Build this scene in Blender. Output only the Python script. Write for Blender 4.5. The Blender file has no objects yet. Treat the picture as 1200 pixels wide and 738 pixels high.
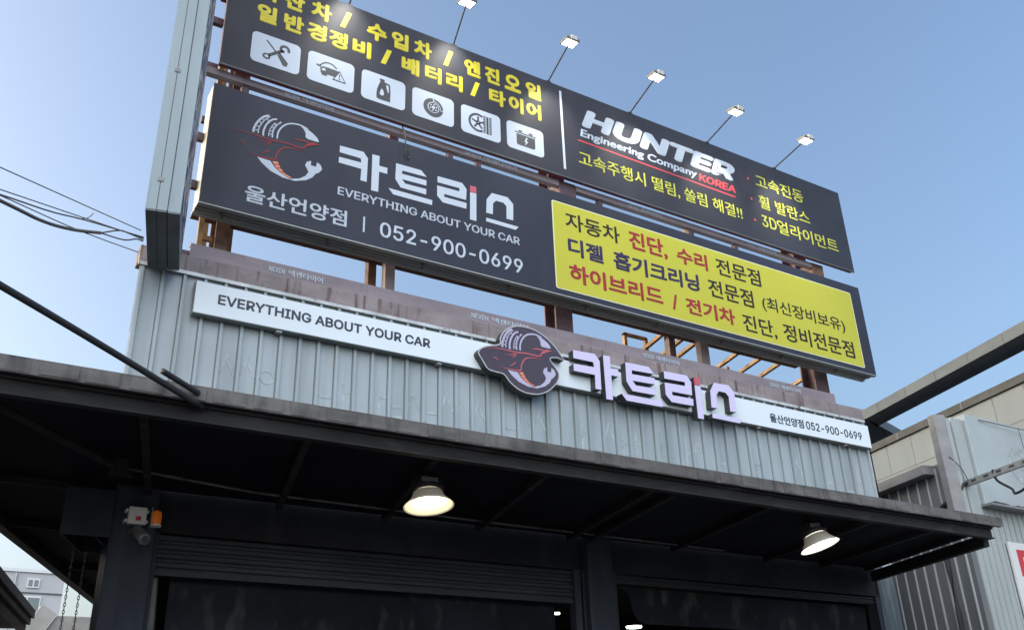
import bpy, bmesh, math, random
from mathutils import Vector, Matrix, Euler
random.seed(7)
C = bpy.context.scene.collection
sc = bpy.context.scene
PI = math.pi

# ------------------------------------------------------------------ camera
cam = bpy.data.cameras.new('camera')
co = bpy.data.objects.new('camera', cam); C.objects.link(co)
Rm = Matrix(((0.8521853, -0.5224204, -0.0292759),
             (-0.2021769, -0.3803693, 0.9024653),
             (-0.4826019, -0.7631489, -0.4297665))).transposed()
co.matrix_world = Matrix.Translation((0, 0, 1.65)) @ Rm.to_4x4()
cam.sensor_width = 36.0
cam.lens = 1113.0146 / 1200.0 * 36.0
cam.clip_end = 3000
sc.camera = co

# ------------------------------------------------------------------ sky and sun
SUN_EL, SUN_AZ = math.radians(13), math.radians(-58)     # azimuth from +Y towards +X
w = bpy.data.worlds.new('World'); sc.world = w; w.use_nodes = True
nt = w.node_tree
sky = nt.nodes.new('ShaderNodeTexSky'); sky.sky_type = 'NISHITA'
sky.sun_disc = False
sky.sun_elevation = SUN_EL; sky.sun_rotation = SUN_AZ
sky.air_density = 1.0; sky.dust_density = 7.0; sky.ozone_density = 2.2
bg = nt.nodes['Background']; bg.inputs['Strength'].default_value = 0.122
nt.links.new(sky.outputs['Color'], bg.inputs['Color'])
LAMP_EL, LAMP_AZ = math.radians(33), math.radians(-150)   # soft evening skylight from the street side
sl = bpy.data.lights.new('sun', 'SUN'); sl.energy = 1.02; sl.angle = math.radians(85); sl.color = (1, .985, .97)
so = bpy.data.objects.new('sun', sl); C.objects.link(so)
sd = Vector((math.sin(LAMP_AZ)*math.cos(LAMP_EL), math.cos(LAMP_AZ)*math.cos(LAMP_EL), math.sin(LAMP_EL)))
so.rotation_euler = (-sd).to_track_quat('-Z', 'Y').to_euler()
so.location = (-20, 10, 30)
sc.view_settings.view_transform = 'Standard'
sc.view_settings.look = 'None'
sc.view_settings.exposure = 1.85
sc.view_settings.gamma = 1.0

# ------------------------------------------------------------------ materials
def mat(name, col, rough=.6, metal=0.0, var=.0, scale=(3, 3, 3), col2=None, bump=0.0, emit=None, estr=0,
        streak=None, streak_col=(.2, .1, .05), streak_lo=.55, streak_hi=.75, spec=.5, detail=6):
    m = bpy.data.materials.new(name); m.use_nodes = True
    n = m.node_tree; b = n.nodes['Principled BSDF']; L = n.links
    b.inputs['Roughness'].default_value = rough; b.inputs['Metallic'].default_value = metal
    b.inputs['Specular IOR Level'].default_value = spec
    b.inputs['Base Color'].default_value = (*col, 1)
    last = None
    if var or col2 or streak or bump:
        tc = n.nodes.new('ShaderNodeTexCoord')
        mp = n.nodes.new('ShaderNodeMapping'); mp.inputs['Scale'].default_value = scale
        L.new(tc.outputs['Object'], mp.inputs['Vector'])
        nz = n.nodes.new('ShaderNodeTexNoise'); nz.inputs['Scale'].default_value = 1.0
        nz.inputs['Detail'].default_value = detail; nz.inputs['Roughness'].default_value = .65
        L.new(mp.outputs[0], nz.inputs['Vector'])
        mx = n.nodes.new('ShaderNodeMix'); mx.data_type = 'RGBA'
        c2 = col2 if col2 else tuple(max(0, c*(1-var)) for c in col)
        c1 = col if col2 else tuple(min(1, c*(1+var)) for c in col)
        mx.inputs['A'].default_value = (*c1, 1); mx.inputs['B'].default_value = (*c2, 1)
        rm = n.nodes.new('ShaderNodeMapRange'); rm.inputs['From Min'].default_value = .35; rm.inputs['From Max'].default_value = .65
        L.new(nz.outputs['Fac'], rm.inputs['Value']); L.new(rm.outputs[0], mx.inputs['Factor'])
        last = mx.outputs['Result']
        if streak:
            mp2 = n.nodes.new('ShaderNodeMapping'); mp2.inputs['Scale'].default_value = streak
            L.new(tc.outputs['Object'], mp2.inputs['Vector'])
            nz2 = n.nodes.new('ShaderNodeTexNoise'); nz2.inputs['Scale'].default_value = 1; nz2.inputs['Detail'].default_value = 8
            L.new(mp2.outputs[0], nz2.inputs['Vector'])
            r2 = n.nodes.new('ShaderNodeMapRange'); r2.inputs['From Min'].default_value = streak_lo; r2.inputs['From Max'].default_value = streak_hi
            L.new(nz2.outputs['Fac'], r2.inputs['Value'])
            m2 = n.nodes.new('ShaderNodeMix'); m2.data_type = 'RGBA'
            L.new(r2.outputs[0], m2.inputs['Factor']); L.new(last, m2.inputs['A'])
            m2.inputs['B'].default_value = (*streak_col, 1); last = m2.outputs['Result']
        L.new(last, b.inputs['Base Color'])
        rr = n.nodes.new('ShaderNodeMapRange'); rr.inputs['To Min'].default_value = max(0, rough-.1); rr.inputs['To Max'].default_value = min(1, rough+.12)
        L.new(nz.outputs['Fac'], rr.inputs['Value']); L.new(rr.outputs[0], b.inputs['Roughness'])
        if bump:
            bp = n.nodes.new('ShaderNodeBump'); bp.inputs['Strength'].default_value = bump; bp.inputs['Distance'].default_value = .02
            L.new(nz.outputs['Fac'], bp.inputs['Height']); L.new(bp.outputs[0], b.inputs['Normal'])
    if emit:
        b.inputs['Emission Color'].default_value = (*emit, 1); b.inputs['Emission Strength'].default_value = estr
    return m

M = {}
M['asphalt'] = mat('asphalt', (.05, .05, .052), .9, var=.3, scale=(2, 2, 2), bump=.3)
M['concrete'] = mat('concrete', (.34, .33, .31), .85, var=.2, scale=(1.5, 1.5, 1.5), bump=.2)
M['navy'] = mat('sign_vinyl_navy', (.031, .034, .052), .5, var=.07, scale=(1.2, 1, 1.2), spec=.25, streak=(2.2, 1, .25), streak_col=(.040, .043, .060), streak_lo=.5, streak_hi=.75)
M['charcoal'] = mat('sign_vinyl_charcoal', (.034, .035, .046), .5, var=.1, scale=(1.2, 1, 1.2), spec=.25, streak=(2.2, 1, .25), streak_col=(.043, .044, .054), streak_lo=.5, streak_hi=.75)
M['white'] = mat('vinyl_white', (.52, .585, .67), .5)
M['silver'] = mat('vinyl_silver', (.46, .52, .60), .5)
M['yellow'] = mat('vinyl_yellow', (.66, .56, .015), .5)
M['paleyellow'] = mat('vinyl_pale_yellow', (.56, .57, .06), .5)
M['panelyellow'] = mat('panel_yellow', (.50, .49, .045), .45, var=.03, scale=(.8, 1, .8), spec=.3)
M['panelyellow_edge'] = mat('panel_edge', (.72, .72, .45), .5)
M['red'] = mat('vinyl_red', (.33, .030, .035), .6, spec=.3)
M['brightred'] = mat('vinyl_bright_red', (.62, .06, .07), .5)
M['rose'] = mat('vinyl_rose', (.52, .10, .13), .5)
M['orange_v'] = mat('vinyl_orange', (.72, .24, .12), .5)
M['ink'] = mat('vinyl_ink', (.045, .045, .05), .5)
M['indigo'] = mat('vinyl_indigo', (.040, .030, .085), .6, spec=.25)
M['brownink'] = mat('vinyl_brown_ink', (.030, .022, .024), .6, spec=.25)
M['dark_letter'] = mat('dark_letter', (.03, .035, .06), .45)
M['alu'] = mat('aluminium_trim', (.40, .43, .42), .5, .25, var=.15, scale=(1, 6, 6))
M['alu_dark'] = mat('aluminium_trim_dark', (.16, .175, .18), .5, .25, var=.15, scale=(1, 6, 6))
M['purple_soffit'] = mat('purple_soffit', (.13, .022, .045), .6, var=.2, scale=(1, 4, 4))
M['mauve'] = mat('mauve_steel_paint', (.225, .190, .208), .65, var=.14, scale=(1.5, 5, 5), streak=(9, 9, .8), streak_col=(.13, .09, .085), streak_lo=.62, streak_hi=.85)
M['mauve_dark'] = mat('dark_purple_steel', (.10, .06, .075), .6, var=.3, scale=(3, 3, 3))
M['coping'] = mat('rusty_coping', (.235, .200, .205), .75, var=.22, scale=(2, 4, 4), streak=(14, 5, 1.2), streak_col=(.085, .048, .038), streak_lo=.53, streak_hi=.70, bump=.1)
M['rust'] = mat('rusty_steel', (.13, .075, .055), .8, var=.4, scale=(6, 6, 6), bump=.3)
M['ochre'] = mat('ochre_steel', (.30, .19, .10), .7, var=.35, scale=(5, 5, 5), streak=(6, 6, 6), streak_col=(.10, .05, .04))
M['cladding'] = mat('bluegrey_cladding', (.36, .415, .44), .5, .1, var=.06, scale=(.9, 1, 1.4), streak=(5.0, 2, .35), streak_col=(.265, .31, .325), streak_lo=.48, streak_hi=.72, detail=8)
M['ghost'] = mat('faded_letter_trace', (.315, .365, .385), .6, var=.2, scale=(22, 4, 14))
M['ghost_light'] = mat('pale_letter_trace', (.37, .425, .45), .55, var=.2, scale=(22, 4, 14))
M['ribseam'] = mat('rib_seam', (.13, .155, .17), .7)
M['flash'] = mat('pale_flashing', (.50, .52, .53), .5, .2, var=.2, scale=(4, 4, 4), streak=(10, 4, 3), streak_col=(.16, .13, .12), streak_lo=.58, streak_hi=.7)
M['stripwhite'] = mat('sign_white', (.70, .78, .83), .4, var=.02, scale=(1, 1, 1))
M['stripside'] = mat('sign_side', (.24, .26, .255), .5, .1, var=.12, scale=(1, 5, 5))
M['acrylic'] = mat('letter_acrylic', (.56, .53, .74), .45, emit=(.72, .66, 1), estr=.02)
M['letter_side'] = mat('letter_side', (.035, .04, .04), .5)
M['disc'] = mat('emblem_face', (.062, .052, .075), .5, var=.05, scale=(2, 2, 2), spec=.3)
M['disc_edge'] = mat('emblem_edge', (.46, .47, .50), .5)
M['lavender'] = mat('vinyl_lavender', (.46, .44, .60), .5)
M['black'] = mat('black_paint', (.013, .0145, .018), .65, var=.35, scale=(1.3, 1.3, 1.3), streak=(3, 3, .5), streak_col=(.026, .028, .033), streak_lo=.55, streak_hi=.8, spec=.25)
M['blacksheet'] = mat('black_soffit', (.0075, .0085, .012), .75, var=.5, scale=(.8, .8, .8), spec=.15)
M['pillarblack'] = mat('pillar_black', (.025, .031, .043), .65, var=.25, scale=(2, 2, .8), streak=(6, 6, .6), streak_col=(.040, .046, .058), streak_lo=.55, streak_hi=.8, spec=.25)
M['pillarworn'] = mat('pillar_worn', (.06, .078, .088), .6, var=.35, scale=(9, 9, 1.2), streak=(16, 16, 1.4), streak_col=(.15, .18, .19), streak_lo=.58, streak_hi=.75)
M['shutter'] = mat('shutter_black', (.030, .034, .041), .55, .1, var=.2, scale=(1, 4, 4), spec=.3)
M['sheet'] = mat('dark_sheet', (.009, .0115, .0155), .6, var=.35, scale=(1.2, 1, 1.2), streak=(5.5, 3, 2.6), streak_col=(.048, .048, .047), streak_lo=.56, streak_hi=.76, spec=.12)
M['fascia'] = mat('weathered_fascia', (.125, .12, .118), .8, var=.25, scale=(2, 8, 8), streak=(5, 5, 2), streak_col=(.055, .053, .052), streak_lo=.5, streak_hi=.7, bump=.15, spec=.2)
M['beamgrey'] = mat('canopy_beam', (.020, .020, .021), .75, var=.35, scale=(1.5, 6, 6), streak=(3, 8, 8), streak_col=(.048, .046, .044), streak_lo=.58, streak_hi=.75, spec=.2)
M['edgetube'] = mat('canopy_edge_tube', (.085, .085, .078), .65, var=.3, scale=(3, 3, 3))
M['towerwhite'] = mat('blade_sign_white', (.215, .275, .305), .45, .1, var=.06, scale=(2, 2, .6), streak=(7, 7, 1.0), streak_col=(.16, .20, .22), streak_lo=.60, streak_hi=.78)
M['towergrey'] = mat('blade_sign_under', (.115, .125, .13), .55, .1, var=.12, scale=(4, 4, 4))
M['seam'] = mat('seam_dark', (.05, .055, .06), .7)
M['cable'] = mat('black_cable', (.02, .02, .022), .55)
M['cable_grey'] = mat('grey_cable', (.10, .09, .095), .6)
M['galv'] = mat('galvanised', (.33, .34, .34), .5, .5, var=.2, scale=(8, 8, 8))
M['greyside'] = mat('grey_siding', (.155, .165, .175), .55, .1, var=.12, scale=(2, 2, .4))
M['siding_rib'] = mat('pale_siding_rib', (.44, .46, .47), .5, .1)
M['eave'] = mat('eave_metal', (.235, .235, .24), .55, .15, var=.1, scale=(2, 2, 5))
M['beige'] = mat('beige_panel', (.135, .170, .200), .75, var=.06, scale=(.5, .5, .5), streak=(1.2, 1.2, .3), streak_col=(.118, .148, .172), streak_lo=.5, streak_hi=.7)
M['joint'] = mat('panel_joint', (.098, .118, .135), .9)
M['coping_dark'] = mat('dark_coping', (.04, .048, .058), .6, .1, var=.2, scale=(2, 2, 2), spec=.3)
M['framegrey'] = mat('frame_grey', (.085, .105, .128), .65, .1, var=.1, scale=(1, 1, 3), spec=.3)
M['framesoffit'] = mat('frame_soffit', (.085, .10, .115), .65, .1, var=.1, scale=(1, 1, 3), spec=.3)
M['whiteclad'] = mat('white_cladding', (.36, .40, .40), .55, .1, var=.08, scale=(2, 2, .5), streak=(9, 9, .5), streak_col=(.28, .265, .2), streak_lo=.60, streak_hi=.78)
M['blanksign'] = mat('blank_sign_face', (.375, .43, .445), .5, var=.09, scale=(.9, .9, 1.6), streak=(2, 2, .5), streak_col=(.335, .385, .40), streak_lo=.5, streak_hi=.7)
M['trace'] = mat('faded_circle', (.335, .38, .395), .5, var=.2, scale=(9, 9, 9))
M['signred'] = mat('sign_red', (.50, .05, .06), .5)
M['boxgrey'] = mat('box_plastic', (.70, .69, .64), .5)
M['beacon'] = mat('beacon_orange', (.75, .15, .01), .3, emit=(1, .25, .02), estr=.02)
M['camgrey'] = mat('camera_grey', (.14, .145, .15), .5)
M['lens'] = mat('dark_glass', (.01, .01, .012), .1)
M['chain'] = mat('chain_steel', (.06, .058, .055), .5, .6)
M['flood_body'] = mat('flood_body', (.12, .13, .13), .5, .3)
M['flood_bracket'] = mat('flood_bracket', (.55, .55, .5), .5, .1)
M['flood_lens'] = mat('flood_lens', (.9, .9, .9), .3, emit=(1, .97, .90), estr=4.0)
M['pole_dark'] = mat('arm_dark', (.022, .028, .045), .6)
M['bell'] = mat('bell_translucent', (.40, .39, .37), .45, emit=(1, .86, .58), estr=.02)
M['bell_in'] = mat('bell_inside', (.66, .58, .38), .5, emit=(1, .80, .42), estr=.07)
M['bell_in_cool'] = mat('bell_inside_white', (.72, .70, .64), .5, emit=(1, .95, .82), estr=.6)
M['bell_led'] = mat('bell_led', (.9, .9, .9), .4, emit=(1, .93, .76), estr=2.4)
M['bell_led_cool'] = mat('bell_led_cool', (.9, .9, .9), .4, emit=(1, .97, .88), estr=3.2)
M['driver'] = mat('driver_black', (.02, .02, .02), .5)
M['nameplate'] = mat('nameplate', (.42, .44, .45), .4, .3)
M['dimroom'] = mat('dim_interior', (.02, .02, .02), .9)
M['aptwall'] = mat('apartment_wall', (.42, .43, .44), .8, var=.05, scale=(.3, .3, .3))
M['winframe'] = mat('window_frame_white', (.62, .64, .65), .5)
M['glass'] = mat('window_glass', (.10, .14, .14), .12)
M['brownroof'] = mat('brown_eave', (.085, .05, .048), .6, var=.15, scale=(2, 2, 2))
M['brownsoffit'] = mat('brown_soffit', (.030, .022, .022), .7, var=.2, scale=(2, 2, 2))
M['stonecap'] = mat('pale_stone', (.36, .355, .33), .8, var=.15, scale=(2, 2, 2))

# ------------------------------------------------------------------ mesh helpers
class MB:
    def __init__(s): s.bm = bmesh.new()
    def box(s, x0, x1, y0, y1, z0, z1):
        v = [s.bm.verts.new(p) for p in ((x0,y0,z0),(x1,y0,z0),(x1,y1,z0),(x0,y1,z0),(x0,y0,z1),(x1,y0,z1),(x1,y1,z1),(x0,y1,z1))]
        for f in ((0,3,2,1),(4,5,6,7),(0,1,5,4),(1,2,6,5),(2,3,7,6),(3,0,4,7)): s.bm.faces.new([v[i] for i in f])
        return s
    def bar(s, a, b, wd, ht, up=(0,0,1)):
        a = Vector(a); b = Vector(b); d = (b-a).normalized(); up = Vector(up)
        r = d.cross(up)
        if r.length < 1e-4: r = d.cross(Vector((0,1,0)))
        r.normalize(); u = r.cross(d).normalized()
        v = []
        for p in (a, b):
            for i, j in ((-1,-1),(1,-1),(1,1),(-1,1)): v.append(s.bm.verts.new(p + r*i*wd/2 + u*j*ht/2))
        for f in ((0,1,2,3),(7,6,5,4),(0,4,5,1),(1,5,6,2),(2,6,7,3),(3,7,4,0)): s.bm.faces.new([v[i] for i in f])
        return s
    def prism(s, poly, y0, y1):          # poly in x,z ; extruded along y
        n = len(poly)
        a = [s.bm.verts.new((x, y0, z)) for x, z in poly]; b = [s.bm.verts.new((x, y1, z)) for x, z in poly]
        s.bm.faces.new(a); s.bm.faces.new(b[::-1])
        for i in range(n): s.bm.faces.new((a[i], b[i], b[(i+1)%n], a[(i+1)%n]))
        return s
    def slab(s, poly, z0, z1):           # poly in x,y ; extruded along z
        n = len(poly)
        a = [s.bm.verts.new((x, y, z0)) for x, y in poly]; b = [s.bm.verts.new((x, y, z1)) for x, y in poly]
        s.bm.faces.new(a[::-1]); s.bm.faces.new(b)
        for i in range(n): s.bm.faces.new((a[i], a[(i+1)%n], b[(i+1)%n], b[i]))
        return s
    def sweep(s, prof, a, b, nrm):       # profile (out, up) swept from a to b ; out = nrm
        a = Vector(a); b = Vector(b); nrm = Vector(nrm)
        A = [s.bm.verts.new(a + nrm*o + Vector((0,0,u))) for o, u in prof]
        B = [s.bm.verts.new(b + nrm*o + Vector((0,0,u))) for o, u in prof]
        n = len(prof)
        for i in range(n): s.bm.faces.new((A[i], B[i], B[(i+1)%n], A[(i+1)%n]))
        s.bm.faces.new(A); s.bm.faces.new(B[::-1]); return s
    def tube(s, pts, r, n=8, caps=True):
        pts = [Vector(p) for p in pts]; rings = []
        for i, p in enumerate(pts):
            d = (pts[min(i+1, len(pts)-1)] - pts[max(i-1, 0)]).normalized()
            u = d.cross(Vector((0,0,1)))
            if u.length < 1e-3: u = d.cross(Vector((0,1,0)))
            u.normalize(); v = d.cross(u)
            rr = r[i] if isinstance(r, (list, tuple)) else r
            rings.append([s.bm.verts.new(p + (u*math.cos(2*PI*k/n) + v*math.sin(2*PI*k/n))*rr) for k in range(n)])
        for A, B in zip(rings, rings[1:]):
            for k in range(n): s.bm.faces.new((A[k], A[(k+1)%n], B[(k+1)%n], B[k]))
        if caps: s.bm.faces.new(rings[0][::-1]); s.bm.faces.new(rings[-1])
        return s
    def lathe(s, prof, c=(0,0,0), n=40, cap0=False, cap1=False):   # prof (r,z)
        c = Vector(c); rings = [[s.bm.verts.new(c + Vector((r*math.cos(2*PI*k/n), r*math.sin(2*PI*k/n), z))) for k in range(n)] for r, z in prof]
        for A, B in zip(rings, rings[1:]):
            for k in range(n): s.bm.faces.new((A[k], A[(k+1)%n], B[(k+1)%n], B[k]))
        if cap0: s.bm.faces.new(rings[0][::-1])
        if cap1: s.bm.faces.new(rings[-1])
        return s
    def stroke(s, pts, wd, y0, y1, taper=False):   # ribbon along polyline in x,z
        P = smooth(pts); n = len(P); Lf = []; Rt = []
        for i, p in enumerate(P):
            d = (P[min(i+1, n-1)] - P[max(i-1, 0)]).normalized(); nn = Vector((-d.y, d.x))
            t = i/(n-1); ww = wd/2*(1 if not taper else max(.12, min(1, 3.2*min(t, 1-t)))) 
            Lf.append(p + nn*ww); Rt.append(p - nn*ww)
        for i in range(n-1):
            s.quadprism([Lf[i], Lf[i+1], Rt[i+1], Rt[i]], y0, y1)
        return s
    def quadprism(s, q, y0, y1):
        s.prism([(p[0], p[1]) for p in q], y0, y1); return s
    def build(s, name, m, parent=None, smooth_=False, bevel=0, label=None):
        bmesh.ops.recalc_face_normals(s.bm, faces=s.bm.faces)
        me = bpy.data.meshes.new(name); s.bm.to_mesh(me); s.bm.free()
        me.materials.append(m)
        o = bpy.data.objects.new(name, me); C.objects.link(o)
        if smooth_:
            for p in me.polygons: p.use_smooth = True
        if bevel:
            md = o.modifiers.new('bev', 'BEVEL'); md.width = bevel; md.segments = 2; md.limit_method = 'ANGLE'
        if parent: adopt(o, parent)
        if label: o['label'] = label
        return o
ORG = {}
def adopt(o, parent):
    o.parent = parent
    if parent.parent is None: o.matrix_parent_inverse = Matrix.Translation(-parent.location)
def smooth(pts, sub=5):
    P = [Vector(p) for p in pts]
    if len(P) < 3: return P
    out = []
    for i in range(len(P)-1):
        p0 = P[max(i-1,0)]; p1 = P[i]; p2 = P[i+1]; p3 = P[min(i+2,len(P)-1)]
        for k in range(sub):
            t = k/sub
            out.append(.5*((2*p1)+(p2-p0)*t+(2*p0-5*p1+4*p2-p3)*t*t+(3*p1-p0-3*p2+p3)*t**3))
    out.append(P[-1]); return out
def spoly(pts, sub=4):
    P = [Vector(p) for p in pts]; n = len(P); out = []
    for i in range(n):
        p0, p1, p2, p3 = P[i-1], P[i], P[(i+1)%n], P[(i+2)%n]
        for k in range(sub):
            t = k/sub
            out.append(.5*((2*p1)+(p2-p0)*t+(2*p0-5*p1+4*p2-p3)*t*t+(3*p1-p0-3*p2+p3)*t**3))
    return [(p.x, p.y) for p in out]
def rrect(x0, x1, z0, z1, r, n=5):
    o = []
    for cx, cz, a in ((x1-r, z1-r, 0), (x0+r, z1-r, 90), (x0+r, z0+r, 180), (x1-r, z0+r, 270)):
        for k in range(n+1):
            t = math.radians(a + 90*k/n); o.append((cx+r*math.cos(t), cz+r*math.sin(t)))
    return o
def circ(cx, cz, rx, rz=None, n=32, a0=0, a1=360):
    rz = rz or rx
    k = n if a1-a0 >= 360 else n+1
    return [(cx+rx*math.cos(math.radians(a0+(a1-a0)*i/n)), cz+rz*math.sin(math.radians(a0+(a1-a0)*i/n))) for i in range(k)]
def arcband(cx, cz, r0, r1, a0, a1, n=24):
    return circ(cx, cz, r1, n=n, a0=a0, a1=a1) + circ(cx, cz, r0, n=n, a0=a0, a1=a1)[::-1]
def tag(o, label, cat, group=None, kind=None):
    o['label'] = label; o['category'] = cat
    if group: o['group'] = group
    if kind: o['kind'] = kind
    return o
def thing(name, loc, label, cat, group=None):
    o = bpy.data.objects.new(name, None); C.objects.link(o); o.location = loc; o.empty_display_size = .1
    return tag(o, label, cat, group)
def struct(o): o['kind'] = 'structure'; return o
try:
    FONT = bpy.data.fonts.load(bpy.utils.system_resource('DATAFILES') + '/fonts/Inter.woff2')
except Exception:
    FONT = None
from mathutils.geometry import interpolate_bezier, tessellate_polygon
def outline(cu):                       # triangles of a text whose contours may overlap
    loops = []
    for sp in cu.splines:
        pts = []
        if sp.type == 'BEZIER':
            B = sp.bezier_points; n = len(B)
            for i in range(n):
                p, q = B[i], B[(i+1) % n]
                straight = p.handle_right_type == 'VECTOR' and q.handle_left_type == 'VECTOR'
                seg = [p.co] if straight else interpolate_bezier(p.co, p.handle_right, q.handle_left, q.co, 7)[:-1]
                pts += [Vector((v.x, v.y, 0)) for v in seg]
        else:
            pts = [Vector((v.co.x, v.co.y, 0)) for v in sp.points]
        ar = sum(pts[i-1].x*pts[i].y - pts[i].x*pts[i-1].y for i in range(len(pts)))/2
        if abs(ar) > 1e-6: loops.append((pts, ar))
    sgn = 1 if max(loops, key=lambda l: abs(l[1]))[1] > 0 else -1
    outer = [l for l in loops if l[1]*sgn > 0]; holes = [l for l in loops if l[1]*sgn < 0]
    def inside(p, L):
        c = False
        for i in range(len(L)):
            a, b = L[i-1], L[i]
            if (a.y > p.y) != (b.y > p.y) and p.x < (b.x-a.x)*(p.y-a.y)/(b.y-a.y)+a.x: c = not c
        return c
    P = []; F = []
    for j, (L, ar) in enumerate(outer):
        grp = [L] + [h for h, ha in holes if inside(h[0], L) and abs(ha) < abs(ar)]
        flat = [v for g_ in grp for v in g_]
        for q_, t in enumerate(tessellate_polygon(grp)):      # every triangle a hair off its neighbours, so overlaps never coincide
            n = len(P); P += [(flat[i].x, flat[i].y, ((q_*7+j*3) % 13)*.00002) for i in t]; F.append((n, n+1, n+2))
    return P, F
def text(s, x0, x1, z0, z1, y, m, parent, bold=0.0, shear=0.0, name='lettering', depth=.0045, space=1.0):
    cu = bpy.data.curves.new('txt', 'FONT'); cu.body = s; cu.shear = shear; cu.space_character = space
    latin = FONT is not None and 'Company' not in s and all(ord(ch) < 128 for ch in s)
    if latin: cu.font = FONT
    cu.resolution_u = 6
    t = bpy.data.objects.new('txt', cu); C.objects.link(t)
    dg = bpy.context.evaluated_depsgraph_get()
    if latin:
        P, F = outline(t.evaluated_get(dg).to_curve(dg)); t.to_curve_clear()
    else:
        me = bpy.data.meshes.new_from_object(t.evaluated_get(dg))
        P = [(v.co.x, v.co.y, 0) for v in me.vertices]; F = [tuple(p.vertices) for p in me.polygons]
    bpy.data.objects.remove(t)
    a = min(p[0] for p in P)-bold; b = max(p[0] for p in P)+bold; c = min(p[1] for p in P)-bold; d = max(p[1] for p in P)+bold
    V = []; FF = []
    offs = [(0, 0)] + ([(bold*math.cos(k*PI/6), bold*math.sin(k*PI/6)) for k in range(12)] if bold else [])
    for k, (ox, oy) in enumerate(offs):        # heavier weight: the glyph thickened all round, each pass a hair deeper
        n = len(V)
        V += [((p[0]+ox-a)/(b-a)*(x1-x0)+x0, y-depth+k*.0003+p[2], (p[1]+oy-c)/(d-c)*(z1-z0)+z0) for p in P]
        FF += [tuple(i+n for i in f) for f in F]
    me = bpy.data.meshes.new(name); me.from_pydata(V, [], FF); me.materials.append(m)
    o = bpy.data.objects.new(name, me); C.objects.link(o); adopt(o, parent)
    return o

SK = math.tan(math.radians(20.8))      # the plot's left boundary runs off at an angle
S13 = Vector((.2334, .9724, 0))        # direction of the neighbours' side walls

# ------------------------------------------------------------------ ground
g = MB(); g.box(-400, 400, -300, 500, -.2, 0); struct(g.build('ground', M['asphalt']))
g = MB(); g.box(-60, 60, 3.4, 5.2, .002, .12); struct(g.build('pavement', M['concrete']))

# ================================================================== the repair shop building
shop = thing('repair_shop', (1.27, 8.6, 0), 'black fronted repair garage with ribbed blue-grey parapet and wide dark canopy', 'shop building')
YW = 8.6
# walls and pillars
p = MB()
p.box(1.70, 11.12, YW+.02, YW+.22, 3.585, 3.97)          # lintel over both doors
p.box(1.36, 11.46, YW+.24, YW+.40, 3.97, 6.05)
p.build('front_wall', M['black'], shop)
for x0, x1, mm in ((1.335, 1.70, 'pillarblack'), (6.265, 6.60, 'pillarblack')):
    MB().box(x0, x1, YW-.08, YW+.22, 0, 3.97).build('pillar', M[mm], shop, bevel=.006)
MB().box(11.12, 11.48, YW-.02, YW+.22, 0, 3.97).build('pillar', M['pillarworn'], shop, bevel=.006, label='worn pillar with pale streaks at the right end')
for x0, x1 in ((1.55, 1.56), (6.50, 6.506)):
    pass
q = MB(); q.slab([(1.36, 8.85), (1.50, 8.85), (5.1, 18.1), (4.96, 18.1)], 0, 6.0)
q.slab([(11.30, 8.85), (11.46, 8.85), (11.46, 18.1), (11.30, 18.1)], 0, 6.0)
q.box(4.9, 11.46, 18.1, 18.3, 0, 6.0); q.build('side_wall', M['black'], shop)
MB().slab([(1.5, 9.02), (11.3, 9.02), (11.3, 18.1), (5.1, 18.1)], 5.6, 5.75).build('roof', M['asphalt'], shop)
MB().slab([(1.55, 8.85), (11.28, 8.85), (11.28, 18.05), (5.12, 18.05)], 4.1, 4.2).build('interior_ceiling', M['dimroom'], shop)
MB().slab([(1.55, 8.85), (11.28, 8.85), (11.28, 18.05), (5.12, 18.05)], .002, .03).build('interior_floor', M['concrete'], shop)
# ribbed parapet cladding, pitch 0.2 m
YC = 8.62
prof = []; x = 1.263
while x < 11.50:
    prof += [(x, YC), (x+.003, YC-.030), (x+.032, YC-.030), (x+.035, YC), (x+.118, YC+.000)]
    x += .2
prof.append((11.51, YC))
cl = MB()
A = [cl.bm.verts.new((a, b, 3.99)) for a, b in prof]; B = [cl.bm.verts.new((a, b, 6.10)) for a, b in prof]
for i in range(len(prof)-1): cl.bm.faces.new((A[i], A[i+1], B[i+1], B[i]))
cl.box(1.30, 11.51, YC+.004, YC+.10, 3.99, 6.10)
clad = cl.build('parapet_cladding', M['cladding'], shop)
MB().slab([(1.250, 8.598), (1.300, 8.598), (1.345, 8.72), (1.295, 8.72)], 3.99, 6.10).build('corner_trim', M['flash'], shop)
MB().box(11.47, 11.52, YC-.024, YC-.020, 3.99, 6.10).build('corner_trim', M['flash'], shop)
sm_ = MB(); x = 1.263
while x < 11.46:
    sm_.box(x-.007, x-.0005, YC-.004, YC+.002, 4.0, 6.09); sm_.box(x+.0355, x+.039, YC-.004, YC+.002, 4.0, 6.09); x += .2
sm_.build('rib_seam', M['ribseam'], clad)
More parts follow.
